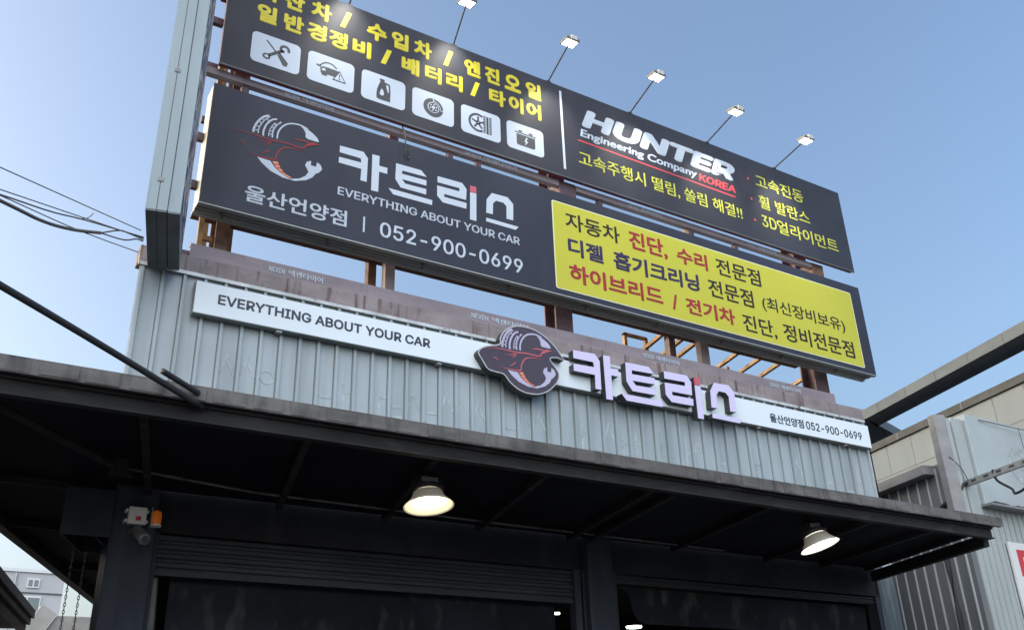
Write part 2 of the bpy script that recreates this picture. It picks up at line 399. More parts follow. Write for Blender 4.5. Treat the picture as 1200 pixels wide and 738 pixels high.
# faint traces left by an older set of letters
gh = MB(); gl = MB()
gl.prism(arcband(2.575, 5.18, .055, .075, 0, 350), YC-.0035, YC+.003)
rg = random.Random(11)
k = 0; x = 1.263
while x < 11.3:
    if x > 2.0 and abs(x-2.463) > .05 and rg.random() < .62:
        xa, xb = x+.045, x+.185; zc = 5.14 + .06*rg.random(); mb = gl if rg.random() < .75 else gh
        pat = rg.choice(('bars', 'stem', 'slant', 'slant'))
        if pat == 'bars':
            for j in range(rg.choice((1, 2))): mb.box(xa+.02*rg.random(), xb-.02*rg.random(), YC-.0035, YC+.003, zc-.20+.11*j, zc-.20+.11*j+.028)
        elif pat == 'stem':
            mb.box(xa+.05, xa+.08, YC-.0035, YC+.003, zc-.22, zc+.20); mb.box(xa+.081, xb, YC-.0035, YC+.003, zc-.02, zc+.01)
        elif pat == 'ell':
            mb.box(xa, xa+.028, YC-.0035, YC+.003, zc-.17, zc+.17); mb.box(xa+.029, xb, YC-.0035, YC+.003, zc-.17, zc-.14)
        elif pat == 'tee':
            mb.box(xa, xb, YC-.0035, YC+.003, zc+.12, zc+.15); mb.box(xa+.055, xa+.083, YC-.0035, YC+.003, zc-.19, zc+.119); mb.box(xa, xb, YC-.0035, YC+.003, zc-.22, zc-.191)
        else:
            mb.stroke([(xa+.07, zc+.18), (xa, zc-.02)], .03, YC-.0035, YC+.003); mb.stroke([(xa+.075, zc+.10), (xb, zc-.04)], .03, YC-.0036, YC+.003)
    x += .2
gh.build('letter_trace', M['ghost'], clad); gl.build('letter_trace', M['ghost_light'], clad)
# coping and flashing
MB().box(1.235, 11.52, 8.585, 8.78, 6.125, 6.30).build('coping', M['coping'], shop, bevel=.006)
MB().box(1.235, 11.52, 8.575, 8.60, 6.085, 6.122).build('flashing', M['flash'], shop)
# ---- canopy
cz0, cz1 = 3.94, 3.99
ex = lambda y: .593 + (y-10.226)*.38
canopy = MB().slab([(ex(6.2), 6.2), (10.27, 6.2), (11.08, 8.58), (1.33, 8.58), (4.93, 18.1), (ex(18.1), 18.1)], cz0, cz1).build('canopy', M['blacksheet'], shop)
f = MB(); f.box(ex(6.2)-.02, 10.30, 6.165, 6.198, 3.925, 4.022)
f.box(ex(6.2)-.02, 10.30, 6.165, 6.235, 4.023, 4.032)
x = ex(6.2)
while x < 10.2:
    f.box(x, x+.20+.03*random.random(), 6.158+.004*random.random(), 6.163, 3.93+.006*random.random(), 4.016+.012*random.random()); x += .27
f.build('fascia', M['fascia'], canopy)
f = MB(); f.box(ex(6.25), 10.22, 6.25, 6.30, 3.80, 3.93); f.box(ex(6.25), 10.22, 6.225, 6.25, 3.80, 3.812); f.box(ex(6.25), 10.22, 6.225, 6.25, 3.905, 3.93)
f.build('front_beam', M['beamgrey'], canopy)
f = MB(); f.bar((ex(6.3)+.05, 6.3, 3.885), (ex(18)+.05, 18, 3.885), .10, .10); f.build('edge_beam', M['edgetube'], canopy)
f = MB(); f.bar((10.22, 6.34, 3.80), (11.02, 8.55, 3.83), .07, .13); f.bar((10.1, 6.34, 3.9), (10.9, 8.55, 3.92), .06, .05); f.build('edge_beam', M['black'], canopy)
for x0 in (1.08, 2.25, 3.32, 4.38, 5.52, 5.80, 7.0, 8.5, 9.5):
    y1 = 8.55; x1 = x0 + .235*(y1-6.32)
    MB().bar((x0, 6.32, 3.905), (x1, y1, 3.905), .055, .065).build('rafter', M['beamgrey'] if x0 < 6 else M['black'], canopy)
for y, xa, xb in ((8.60, .05, 1.3), (10.2, .62, 1.9), (12.2, 1.38, 2.6), (14.3, 2.2, 3.4), (16.2, 2.9, 4.1)):
    MB().box(xa, xb, y, y+.06, 3.88, 3.938).build('purlin', M['beamgrey'], canopy)
MB().tube([(-.3, 6.35, 3.86), (.265, 6.665, 3.86), (1.157, 7.711, 3.86), (1.33, 7.92, 3.86)], .03).build('brace_pipe', M['beamgrey'], canopy)
MB().box(1.14, 1.27, 7.70, 7.82, 3.80, 3.93).build('pipe_bracket', M['beamgrey'], canopy)
MB().tube([(1.20, 7.85, 3.90), (2.4, 8.15, 3.90), (5, 8.3, 3.91), (8.2, 8.4, 3.915)], .012, 6).build('conduit', M['fascia'], canopy)

# ---- roller shutters
def slats(x0, x1, ztop, n, h, y):
    s = MB()
    for i in range(n):
        z = ztop - i*h
        s.sweep([(0,0),(.022,-.012),(.022,-h*.55),(0,-h*.72),(0,-h),(-.02,-h),(-.02,0)], (x0, y, z), (x1, y, z), (0,-1,0))
    return s
sh = slats(1.75, 6.12, 3.575, 4, .0775, YW+.05).build('roller_shutter', M['shutter'], shop)
f = MB(); f.box(6.12, 6.20, YW-.01, YW+.10, 0, 3.58); f.box(6.235, 6.264, YW, YW+.10, 0, 3.58); f.build('guide_rail', M['pillarblack'], sh)
f = MB(); f.box(1.702, 1.75, YW-.01, YW+.10, 0, 3.58); f.build('guide_rail', M['pillarblack'], sh)
MB().box(1.75, 6.12, YW+.03, YW+.08, 3.225, 3.262).build('bottom_bar', M['shutter'], sh)
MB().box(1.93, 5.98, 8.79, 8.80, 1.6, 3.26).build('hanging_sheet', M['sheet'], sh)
MB().bar((1.80, 8.80, 3.24), (1.99, 9.3, 1.6), .05, .09).build('inner_strut', M['galv'], sh)
sh = slats(6.70, 11.06, 3.572, 2, .045, YW+.05).build('roller_shutter', M['shutter'], shop)
f = MB(); f.box(6.602, 6.69, YW-.01, YW+.10, 0, 3.58); f.build('guide_rail', M['pillarblack'], sh)
f = MB(); f.box(11.04, 11.115, YW-.01, YW+.10, 0, 3.58); f.build('guide_rail', M['pillarblack'], sh)
pl = [(6.86, 3.47), (6.93, 3.46), (6.99, 3.41), (7.02, 3.33), (7.04, 3.22), (7.10, 3.12), (7.20, 3.08), (10.9, 3.08), (11.00, 3.13), (11.02, 3.3), (11.03, 3.47)]
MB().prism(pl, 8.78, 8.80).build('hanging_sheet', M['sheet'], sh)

# ================================================================== steel sign frame on the roof
fr = thing('sign_frame', (6.4, 8.95, 5.75), 'mauve and rusty steel frame on the roof carrying the two long billboards', 'steel frame')
def hcol(x0, x1, y0, y1, z0, z1):
    t = .022; s = MB()
    s.box(x0, x1, y0, y0+t, z0, z1).box(x0, x1, y1-t, y1, z0, z1).box((x0+x1)/2-.01, (x0+x1)/2+.01, y0+t+.001, y1-t-.001, z0, z1)
    return s
for x0, x1, dk in ((1.99, 2.13, 'rust'), (6.30, 6.56, 'mauve_dark'), (11.02, 11.30, 'mauve_dark')):
    hcol(x0, x1, 8.92, 9.18, 5.76, 10.1).build('post', M[dk], fr)
for x0, x1, y, mm in ((3.80, 3.90, 9.1, 'rust'), (3.94, 4.06, 8.93, 'mauve'), (8.33, 8.44, 9.1, 'mauve_dark'), (8.75, 8.90, 8.93, 'mauve'), (9.3, 9.36, 9.4, 'rust')):
    MB().box(x0, x1, y, y+.10, 5.76, 8.85 if y < 9.3 else 7.0).build('post', M[mm], fr)
b = MB(); b.box(1.70, 11.02, 8.63, 8.645, 6.318, 6.465); b.box(1.70, 11.02, 8.646, 8.70, 6.445, 6.465); b.box(1.70, 11.02, 8.646, 8.70, 6.318, 6.334); b.build('sticker_beam', M['mauve'], fr)
bm_ = MB()
for xa, xb in ((1.60, 6.24), (6.52, 11.02)):
    bm_.box(xa, xb, 8.60, 8.615, 8.565, 8.648); bm_.box(xa, xb, 8.6155, 8.68, 8.565, 8.58); bm_.box(xa, xb, 8.6155, 8.68, 8.633, 8.648)
midb = bm_.build('sticker_beam', M['mauve'], fr)
MB().box(6.245, 6.515, 8.61, 8.90, 8.38, 8.66).build('post_cleat', M['mauve_dark'], fr)
MB().box(11.03, 11.28, 8.61, 8.90, 8.38, 8.66).build('post_cleat', M['rust'], fr)
b = MB(); b.box(1.75, 10.85, 9.0, 9.012, 7.02, 7.14); b.box(1.75, 10.85, 9.013, 9.12, 7.02, 7.035); b.build('lower_rail', M['rust'], fr)
b = MB(); b.box(1.75, 11.2, 8.93, 9.05, 10.0, 10.1); b.box(1.75, 11.2, 9.19, 9.25, 8.35, 8.42); b.build('upper_rail', M['rust'], fr)
for x0 in (8.26, 8.62, 8.88, 9.69, 10.14, 10.55, 11.3):
    MB().bar((x0, 9.13, 7.06), (x0+.12, 10.5, 6.93), .05, .05).build('outrigger', M['ochre'], fr)
for x0, y in ((7.95, 9.6), (8.33, 9.6), (9.5, 9.6), (9.9, 9.6), (11.0, 9.8)):
    MB().box(x0, x0+.05, y, y+.05, 5.76, 7.2 if x0 < 9 else 7.05).build('back_post', M['ochre'], fr)
MB().box(7.95, 8.36, 9.60, 9.65, 7.17, 7.21).build('back_rail', M['ochre'], fr)
for x0, y in ((1.80, 8.86), (1.93, 9.25), (2.20, 9.25)):
    MB().box(x0, x0+.05, y, y+.05, 5.76, 10.0).build('side_post', M['ochre'], fr)
for z in (6.75, 7.35): MB().box(1.85, 1.98, 9.0, 9.05, z, z+.05).build('side_rung', M['ochre'], fr)
for z in (6.32, 7.15, 7.75, 8.70, 9.35, 9.75): MB().box(1.56, 1.75, 8.70, 8.76, z, z+.09).build('side_bracket', M['mauve_dark'], fr)
for x0 in (2.02, 4.6, 5.0, 6.9, 8.5, 9.4): MB().box(x0, x0+.07, 8.63, 8.70, 8.40, 8.564).build('beam_cleat', M['mauve_dark'], fr)
for x0, x1, z0, z1, y in ((2.50, 3.09, 6.35, 6.412, 8.628), (4.90, 5.68, 6.35, 6.415, 8.628), (7.43, 8.03, 6.35, 6.412, 8.628), (9.69, 10.29, 6.35, 6.412, 8.628)):
    text('NEXEN', x0, x0+(x1-x0)*.29, z0, z1, y, M['silver'], fr, bold=.02, name='sticker_lettering')
    text('넥센타이어', x0+(x1-x0)*.36, x1, z0-.005, z1+.005, y, M['silver'], fr, bold=.025, name='sticker_lettering')
for x0, x1 in ((2.495, 3.075), (4.825, 5.58), (7.40, 7.99), (9.64, 10.23)):
    text('NEXEN', x0, x0+(x1-x0)*.29, 8.582, 8.632, 8.599, M['silver'], fr, bold=.015, name='sticker_lettering')
    text('넥센타이어', x0+(x1-x0)*.36, x1, 8.578, 8.638, 8.599, M['silver'], fr, bold=.025, name='sticker_lettering')

# ================================================================== upper billboard
YS = 8.5
ub = thing('billboard', (6.8, 8.6, 8.68), 'topmost charcoal billboard with yellow Korean lines, six white icons and HUNTER lettering', 'billboard')
MB().box(1.72, 11.90, YS, YS+.02, 8.665, 10.155).build('face_panel', M['charcoal'], ub)
MB().box(1.725, 11.895, YS+.021, YS+.085, 8.675, 10.145).build('box_back', M['purple_soffit'], ub)
b = MB(); b.box(1.715, 11.905, YS-.002, YS+.022, 8.655, 8.664); b.build('edge_trim', M['alu_dark'], ub)
def T(s, x0, x1, z0, z1, m, par, bold=0, shear=0): return text(s, x0, x1, z0, z1, YS, M[m], par, bold, shear)
yb = .05
# first line
for s, x0, x1 in (('국', 2.06, 2.29), ('산', 2.36, 2.605), ('차', 2.69, 2.945), ('수', 3.405, 3.668), ('입', 3.735, 3.965), ('차', 4.045, 4.295), ('엔', 4.768, 5.008), ('진', 5.075, 5.30), ('오', 5.375, 5.63), ('일', 5.71, 5.955)):
    T(s, x0, x1, 9.755 if s not in '수' else 9.75, 10.02, 'yellow', ub, yb)
for s, x0, x1 in (('일', 2.06, 2.295), ('반', 2.375, 2.615), ('경', 2.66, 2.90), ('정', 2.93, 3.165), ('비', 3.228, 3.47), ('배', 3.878, 4.122), ('터', 4.20, 4.435), ('리', 4.50, 4.74), ('타', 5.13, 5.385), ('이', 5.43, 5.66), ('어', 5.705, 5.94)):
    T(s, x0, x1, 9.425, 9.68, 'yellow', ub, yb)
sl_ = MB()
for xa, z0, z1 in ((3.055, 9.77, 10.03), (4.46, 9.77, 10.03), (3.60, 9.44, 9.68), (4.85, 9.44, 9.68)):
    sl_.prism([(xa, z0), (xa+.065, z0), (xa+.145, z1), (xa+.08, z1)], YS-.0015, YS)
sl_.build('slash_mark', M['yellow'], ub)
MB().box(6.262, 6.298, YS-.0015, YS, 8.78, 10.07).build('divider_line', M['white'], ub)
T('HUNTER', 6.611, 9.50, 9.59, 9.91, 'white', ub, .045, .22)
T('Engineering Company', 6.573, 8.69, 9.375, 9.545, 'white', ub, .028, .12)
T('KOREA', 8.71, 9.45, 9.378, 9.515, 'brightred', ub, .03, .15)
MB().prism([(6.53, 9.325), (9.43, 9.302), (9.43, 9.325), (6.53, 9.348)], YS-.0015, YS).build('underline', M['brightred'], ub)
T('고속주행시 떨림, 쏠림 해결!!', 6.52, 9.52, 8.925, 9.165, 'paleyellow', ub, .012)
T('고속진동', 9.93, 10.98, 9.66, 9.90, 'paleyellow', ub, .012)
T('휠 발란스', 9.93, 11.04, 9.28, 9.52, 'paleyellow', ub, .012)
T('3D', 9.925, 10.235, 8.945, 9.155, 'paleyellow', ub, .012)
T('얼라이먼트', 10.25, 11.61, 8.92, 9.165, 'paleyellow', ub, .012)
b = MB()
for x, z in ((9.77, 9.757), (9.775, 9.39), (9.78, 9.017)): b.prism(circ(x, z, .022, n=14), YS-.0015, YS)
b.build('bullet_dot', M['brightred'], ub)
# icons
IC = [(2.036, 2.604), (2.695, 3.27), (3.364, 3.938), (4.033, 4.61), (4.713, 5.29), (5.386, 5.955)]
icons = []
for x0, x1 in IC:
    icons.append(MB().prism(rrect(x0, x1, 8.835, 9.255, .06), YS-.0015, YS).build('icon_tile', M['white'], ub))
def icon(i, polys, holes=()):
    cx = sum(IC[i])/2; cz = 9.045; s = .19
    m = MB()
    for p in polys: m.prism([(cx+a*s, cz+b*s) for a, b in p], YS-.003, YS-.0015)
    m.build('pictogram', M['ink'], icons[i])
    if holes:
        m = MB()
        for p in holes: m.prism([(cx+a*s, cz+b*s) for a, b in p], YS-.0045, YS-.003)
        m.build('pictogram_highlight', M['white'], icons[i])
def strip(x0, z0, x1, z1, wd):
    d = Vector((x1-x0, z1-z0)).normalized(); n = Vector((-d.y, d.x))*wd/2
    return [(x0+n.x, z0+n.y), (x1+n.x, z1+n.y), (x1-n.x, z1-n.y), (x0-n.x, z0-n.y)]
icon(0, [strip(-.62, .72, .05, .0, .09), strip(.05, .03, .12, -.04, .16), spoly([(.02, -.02), (.22, .12), (.78, -.52), (.70, -.78), (.48, -.78)], 1),
         strip(-.5, -.42, .35, .28, .2), circ(-.55, -.47, .24, .22), arcband(.52, .44, .16, .33, -30, 240), strip(.30, .22, .5, .3, .2)], [circ(-.55, -.47, .12, .11), strip(.02, .05, .2, -.12, .03)])
icon(1, [arcband(-.15, .0, .56, .64, 35, 165), strip(-.95, .22, -.70, .18, .12), [(-.72, .1), (-.5, .22), (.5, .2), (.25, -.3), (-.65, -.3)], strip(-.6, -.36, -.25, -.36, .16),
         [(.1, -.55), (.55, .28), (1.0, -.55)]], [[(-.62, .02), (-.4, .12), (-.35, -.08), (-.58, -.12)], [(.21, -.485), (.55, .14), (.89, -.485)], strip(-.4, .24, .3, .24, .05)])
m = MB(); cx = sum(IC[1])/2; m.prism([(cx+a*.19, 9.045+b*.19) for a, b in [(.51, -.02), (.59, -.02), (.57, -.26), (.53, -.26)]], YS-.006, YS-.0045); m.prism([(cx+a*.19, 9.045+b*.19) for a, b in circ(.55, -.37, .05, n=12)], YS-.006, YS-.0045)
m.build('pictogram', M['ink'], icons[1])
icon(2, [spoly([(-.25, .55), (-.1, .62), (.3, .58), (.45, .4), (.47, -.7), (.35, -.8), (-.35, -.8), (-.47, -.65), (-.45, -.1)], 2), strip(-.28, .72, .05, .72, .18)],
     [spoly([(.16, .42), (.33, .38), (.35, -.1), (.28, -.08)], 2), spoly([(-.12, .05), (.04, -.3), (-.08, -.48), (-.26, -.38)], 3)])
icon(3, [circ(0, -.05, .72, .72)], [circ(0, -.05, .42, n=30), strip(0, .3, 0, .75, .07), arcband(0, -.05, .50, .54, -10, 85), strip(.5, -.12, .75, -.12, .06)])
m = MB(); cx = sum(IC[3])/2
m.prism([(cx+a*.19, 9.045+b*.19) for a, b in circ(0, -.05, .36, n=30)], YS-.006, YS-.0045); m.build('pictogram', M['ink'], icons[3])
m = MB(); m.prism([(cx+a*.19, 9.045+b*.19) for a, b in circ(0, -.05, .12, n=16)], YS-.0075, YS-.006)
for k in range(6): m.prism([(cx+a*.19, 9.045+b*.19) for a, b in circ(.23*math.cos(k*PI/3+.3), -.05+.23*math.sin(k*PI/3+.3), .06, n=10)], YS-.0075, YS-.006)
m.build('pictogram_highlight', M['white'], icons[3])
tyre = [arcband(-.22, 0, .58, .74, 60, 300, 40)]
for k in range(5):
    a = math.radians(90+72*k); tyre.append(strip(-.22, 0, -.22+.5*math.cos(a), .5*math.sin(a), .13))
tyre += [circ(-.22, 0, .16, n=16), strip(.5, .7, .5, -.7, .16)]
for k in range(11):
    z = .65-.13*k; tyre += [strip(.18, z, .36, z+.05, .08), strip(.64, z, .82, z+.05, .08)]
icon(4, tyre, [circ(-.22, 0, .06, n=12)])
icon(5, [[(-.85, .32), (.85, .32), (.85, .40), (-.85, .40)], [(-.72, .24), (.78, .24), (.78, -.55), (.68, -.66), (-.62, -.66), (-.72, -.55)], rrect(-.55, -.25, .44, .58, .04), rrect(.3, .6, .44, .58, .04)],
     [[(.06, .1), (.18, .1), (.06, -.2), (.22, -.2), (-.06, -.58), (.02, -.28), (-.1, -.28)]])

# ================================================================== lower billboard
lb = thing('billboard', (6.8, 8.6, 6.88), 'navy billboard with tyre emblem and phone number on left, yellow panel on right', 'billboard')
MB().box(1.695, 11.91, YS, YS+.02, 6.880, 8.375).build('face_panel', M['navy'], lb)
b = MB(); b.box(1.698, 11.906, YS+.021, YS+.27, 6.885, 8.37); b.build('box_back', M['alu'], lb)
b = MB(); b.box(1.69, 11.915, YS-.003, YS+.06, 6.868, 6.879); b.box(1.69, 11.915, YS+.13, YS+.14, 6.876, 6.884); b.box(1.69, 11.915, YS+.22, YS+.28, 6.868, 6.8845); b.build('edge_trim', M['alu'], lb)
b = MB(); b.box(1.69, 11.915, YS+.10, YS+.107, 6.880, 6.8845); b.box(1.69, 11.915, YS+.16, YS+.166, 6.880, 6.8845); b.build('edge_groove', M['seam'], lb)
for i in range(9): MB().bar((1.95+i*1.15, YS+.10, 6.870), (1.98+i*1.15, YS+.17, 6.862), .03, .02).build('latch', M['alu_dark'], lb)
EMB = {
  'tread': [ [(-0.29, 0.094), (-0.283, 0.16), (-0.248, 0.253), (-0.194, 0.33), (-0.136, 0.368)], [(-0.237, 0.097), (-0.234, 0.162), (-0.201, 0.254), (-0.153, 0.329), (-0.122, 0.36)], [(-0.18, 0.085), (-0.18, 0.158), (-0.153, 0.248), (-0.099, 0.325), (-0.046, 0.352)], [(-0.08, 0.097), (-0.08, 0.177), (-0.052, 0.26), (0.004, 0.33)], [(-0.121, 0.098), (-0.119, 0.163), (-0.098, 0.235), (-0.062, 0.297)] ],
  'rung': [ [(-0.288, 0.126), (-0.236, 0.137)], [(-0.276, 0.184), (-0.223, 0.19)], [(-0.252, 0.244), (-0.201, 0.247)], [(-0.218, 0.297), (-0.177, 0.288)], [(-0.161, 0.342), (-0.137, 0.294)], [(-0.119, 0.128), (-0.081, 0.137)], [(-0.12, 0.171), (-0.077, 0.181)], [(-0.105, 0.22), (-0.06, 0.236)], [(-0.074, 0.272), (-0.021, 0.299)] ],
  'ring': [ [(-0.026, 0.1), (-0.02, 0.191), (0.022, 0.279), (0.086, 0.339), (0.168, 0.365), (0.238, 0.366), (0.311, 0.343)] ],
  'cres': [ [(0.21, 0.364), (0.326, 0.332), (0.415, 0.273), (0.442, 0.22), (0.383, 0.215), (0.297, 0.223), (0.286, 0.285), (0.252, 0.338)] ],
  'red': [ [(-0.549, 0.016), (-0.455, 0.05), (-0.298, 0.064), (-0.097, 0.059), (0.065, 0.076), (0.175, 0.074), (0.272, 0.079), (0.31, 0.137), (0.371, 0.183), (0.435, 0.181), (0.492, 0.176)], [(0.142, 0.151), (0.224, 0.169), (0.294, 0.172), (0.371, 0.175)], [(-0.266, -0.001), (-0.161, 0.013), (-0.095, 0.036), (-0.119, -0.005), (-0.17, -0.03)], [(-0.2, -0.143), (-0.149, -0.121), (-0.106, -0.084), (-0.126, -0.075)], [(-0.342, -0.176), (-0.263, -0.185), (-0.144, -0.186), (-0.031, -0.172), (-0.017, -0.104), (0.031, -0.016), (0.096, 0.022), (0.205, 0.036), (0.317, 0.034)], [(-0.43, -0.074), (-0.384, -0.074), (-0.355, -0.103)] ],
  'low': [ [(-0.222, -0.202), (-0.076, -0.206), (-0.031, -0.265), (0.041, -0.32), (0.152, -0.364), (0.258, -0.324), (0.323, -0.267), (0.351, -0.21), (0.33, -0.169), (0.307, -0.137), (0.325, -0.084), (0.372, -0.055), (0.373, -0.115), (0.432, -0.115), (0.442, -0.052), (0.486, -0.078), (0.503, -0.128), (0.471, -0.179), (0.431, -0.208), (0.399, -0.266), (0.327, -0.324), (0.207, -0.372), (0.072, -0.372), (-0.065, -0.331), (-0.164, -0.263)] ],
  'orange': [ [(-0.056, -0.204), (0.004, -0.191), (0.036, -0.259), (0.094, -0.318), (0.178, -0.345), (0.151, -0.354), (0.054, -0.323), (-0.018, -0.261)] ],
}
def emblem(ox, oz, s, y, par, mw, mr, fat=1.0):
    t = lambda P: [(ox+a*s, oz+b*s) for a, b in P]
    m = MB()
    for i, P in enumerate(EMB['tread']): m.stroke(t(P), (.03, .016, .024, .022, .012)[i]*s*fat, y-.0015, y, False)
    for P in EMB['rung']: m.stroke(t(P), .014*s*fat, y-.0015, y)
    m.stroke(t(EMB['ring'][0]), .022*s*fat, y-.0015, y)
    m.prism(spoly(t(EMB['cres'][0]), 3), y-.0015, y)
    m.prism(t(EMB['low'][0]), y-.0015, y)
    m.build('tyre_mark', mw, par)
    m = MB()
    for i, P in enumerate(EMB['red']): m.stroke(t(P), (.017 if i in (0, 1, 4) else .013)*s*fat, y-.003, y-.0016, True)
    m.prism(t([(.27,.10),(.31,.137),(.371,.183),(.47,.178),(.40,.165),(.34,.13)]), y-.0035, y-.0031)
    m.build('car_outline', mr, par)
    m = MB(); m.prism(t(EMB['orange'][0]), y-.003, y-.0016); m.build('lamp_mark', M['orange_v'], par)
    m = MB()
    for a, b in (((-.03, -.235), (.02, -.225)), ((.0, -.272), (.045, -.265)), ((.045, -.31), (.08, -.3))): m.stroke(t([a, b]), .01*s, y-.0042, y-.0031)
    m.build('lamp_mark', mr, par)
emblem(2.45, 7.8, 1.0, YS, lb, M['silver'], M['red'], .8)
KAT = {
  'ka': [ [(3.145, 8.06), (3.431, 8.072), (3.489, 8.0), (3.485, 7.681), (3.409, 7.679), (3.414, 7.833), (3.141, 7.83), (3.141, 7.907), (3.41, 7.918), (3.401, 7.973), (3.145, 7.971)], [(3.541, 8.077), (3.632, 8.082), (3.631, 7.948), (3.734, 7.952), (3.734, 7.87), (3.632, 7.867), (3.63, 7.593), (3.543, 7.588)] ],
  'teu': [ [(3.842, 8.055), (4.169, 8.062), (4.241, 7.991), (3.922, 7.978), (3.921, 7.933), (4.239, 7.943), (4.237, 7.87), (3.92, 7.859), (3.964, 7.811), (4.237, 7.821), (4.236, 7.746), (3.908, 7.74), (3.838, 7.835)], [(3.756, 7.686), (4.319, 7.692), (4.315, 7.625), (3.816, 7.618)] ],
  'ri': [ [(4.386, 8.052), (4.721, 8.061), (4.782, 7.99), (4.773, 7.835), (4.476, 7.829), (4.476, 7.788), (4.78, 7.794), (4.776, 7.712), (4.456, 7.706), (4.382, 7.776), (4.381, 7.918), (4.682, 7.929), (4.685, 7.975), (4.386, 7.966)], [(4.83, 7.965), (4.918, 7.969), (4.912, 7.58), (4.825, 7.579)] ],
  'seu': [ [(5.052, 7.74), (5.063, 7.936), (5.137, 8.047), (5.364, 8.056), (5.445, 7.98), (5.437, 7.743), (5.341, 7.739), (5.346, 7.918), (5.302, 7.956), (5.196, 7.955), (5.152, 7.902), (5.145, 7.745)], [(5.053, 7.669), (5.512, 7.671), (5.47, 7.616), (5.047, 7.618)] ],
}
REDTOP = [(4.829, 8.061), (4.917, 8.064), (4.918, 7.974), (4.83, 7.97)]
for k, P in KAT.items():
    m = MB()
    for p in P: m.prism(p, YS-.0015, YS)
    m.build('lettering', M['white'], lb)
MB().prism(REDTOP, YS-.0015, YS).build('lettering', M['rose'], lb)
T('EVERYTHING ABOUT YOUR CAR', 3.148, 5.52, 7.41, 7.518, 'silver', lb, .016)
T('울산언양점', 2.14, 3.272, 7.022, 7.228, 'silver', lb, .02)
MB().box(3.464, 3.486, YS-.0015, YS, 7.022, 7.22).build('divider_line', M['silver'], lb)
T('052-900-0699', 3.667, 5.55, 7.022, 7.216, 'white', lb, .012)
yp = MB().prism(rrect(6.03, 11.675, 6.955, 8.228, .03), YS-.004, YS).build('yellow_panel', M['panelyellow_edge'], lb)
MB().prism(rrect(6.045, 11.66, 6.97, 8.213, .025), YS-.0055, YS-.004).build('panel_field', M['panelyellow'], yp)
def TY(s, x0, x1, z0, z1, m, bold=.014): return text(s, x0, x1, z0, z1, YS-.0055, M[m], yp, bold)
TY('자동차', 6.228, 7.105, 7.855, 8.108, 'brownink')
TY('진단,', 7.262, 7.92, 7.83, 8.13, 'red', .03)
TY('수리', 8.09, 8.65, 7.84, 8.10, 'red', .03)
TY('전문점', 8.815, 9.68, 7.845, 8.115, 'brownink')
TY('디젤', 6.245, 6.80, 7.475, 7.735, 'indigo', .03)
TY('흡기크리닝', 6.965, 8.44, 7.462, 7.735, 'indigo', .03)
TY('전문점', 8.61, 9.465, 7.455, 7.73, 'brownink')
TY('(최신장비보유)', 9.64, 11.38, 7.455, 7.705, 'brownink', .008)
TY('하이브리드', 6.24, 7.75, 7.09, 7.355, 'red', .03)
TY('/', 7.91, 8.0, 7.085, 7.32, 'red', .03)
TY('전기차', 8.15, 9.045, 7.085, 7.33, 'red', .03)
TY('진단,', 9.19, 9.845, 7.04, 7.32, 'brownink')
TY('정비전문점', 9.99, 11.49, 7.068, 7.345, 'brownink')
# wire hanging over the lower billboard's top edge
tag(MB().tube(smooth([Vector((3.93, 8.74, 8.84)), Vector((3.935, 8.56, 8.66)), Vector((3.94, 8.47, 8.40)), Vector((3.935, 8.47, 8.22)), Vector((3.975, 8.47, 8.16)), Vector((4.00, 8.47, 8.19)), Vector((3.985, 8.475, 8.28))]), .008, 6).build('loose_wire', M['cable']),
    'thin black wire end dangling over the navy billboard above the white letters', 'wire')

# ================================================================== white fascia sign
fs = thing('fascia_sign', (6.6, 8.56, 5.66), 'long white strip sign on the ribbed parapet with round emblem and raised lilac letters', 'shop sign')
MB().box(1.775, 11.46, YS, YS+.006, 5.668, 6.002).build('face_panel', M['stripwhite'], fs)
MB().box(1.772, 11.463, YS+.007, YS+.094, 5.662, 6.008).build('sign_box', M['stripside'], fs)
for x0 in (2.60, 4.4, 6.9, 9.2, 10.9): MB().box(x0, x0+.06, YS+.02, YS+.094, 5.640, 5.661).build('mounting_clip', M['galv'], fs)
text('EVERYTHING ABOUT YOUR CAR', 1.995, 4.306, 5.795, 5.903, YS, M['dark_letter'], fs, .022)
text('울산언양점', 9.44, 10.09, 5.755, 5.88, YS, M['dark_letter'], fs, .022)
text('052-900-0699', 10.135, 11.28, 5.757, 5.875, YS, M['dark_letter'], fs, .012)
OUT = [(5.131, 5.981), (5.141, 6.055), (5.197, 6.154), (5.309, 6.236), (5.436, 6.271), (5.611, 6.264), (5.769, 6.201), (5.895, 6.108), (5.971, 6.02), (6.016, 5.947), (5.919, 5.958), (5.827, 5.935), (5.842, 5.892), (5.887, 5.842), (5.936, 5.764), (5.918, 5.675), (5.856, 5.592), (5.764, 5.512), (5.635, 5.455), (5.48, 5.442), (5.358, 5.472), (5.254, 5.537), (5.181, 5.614), (5.076, 5.624), (4.972, 5.644), (4.9, 5.738), (4.85, 5.818), (4.888, 5.882), (4.978, 5.929)]
OS = spoly(OUT, 5)
cx = sum(p[0] for p in OS)/len(OS); cz = sum(p[1] for p in OS)/len(OS)
em = MB().prism(OS, 8.405, 8.498).build('emblem', M['letter_side'], fs)
MB().prism(OS, 8.401, 8.404).build('emblem_rim', M['disc_edge'], em)
def inset(P, d):
    n = len(P); o = []
    for i in range(n):
        a = Vector(P[i-1]); c = Vector(P[(i+1)%n]); t = (c-a).normalized(); nn = Vector((-t.y, t.x)); b = Vector(P[i])
        o.append(b + nn*d)
    return [(v.x, v.y) for v in o]
area = sum(OS[i-1][0]*OS[i][1]-OS[i][0]*OS[i-1][1] for i in range(len(OS)))
MB().prism(inset(OS, .014 if area > 0 else -.014), 8.3985, 8.4005).build('emblem_face', M['disc'], em)
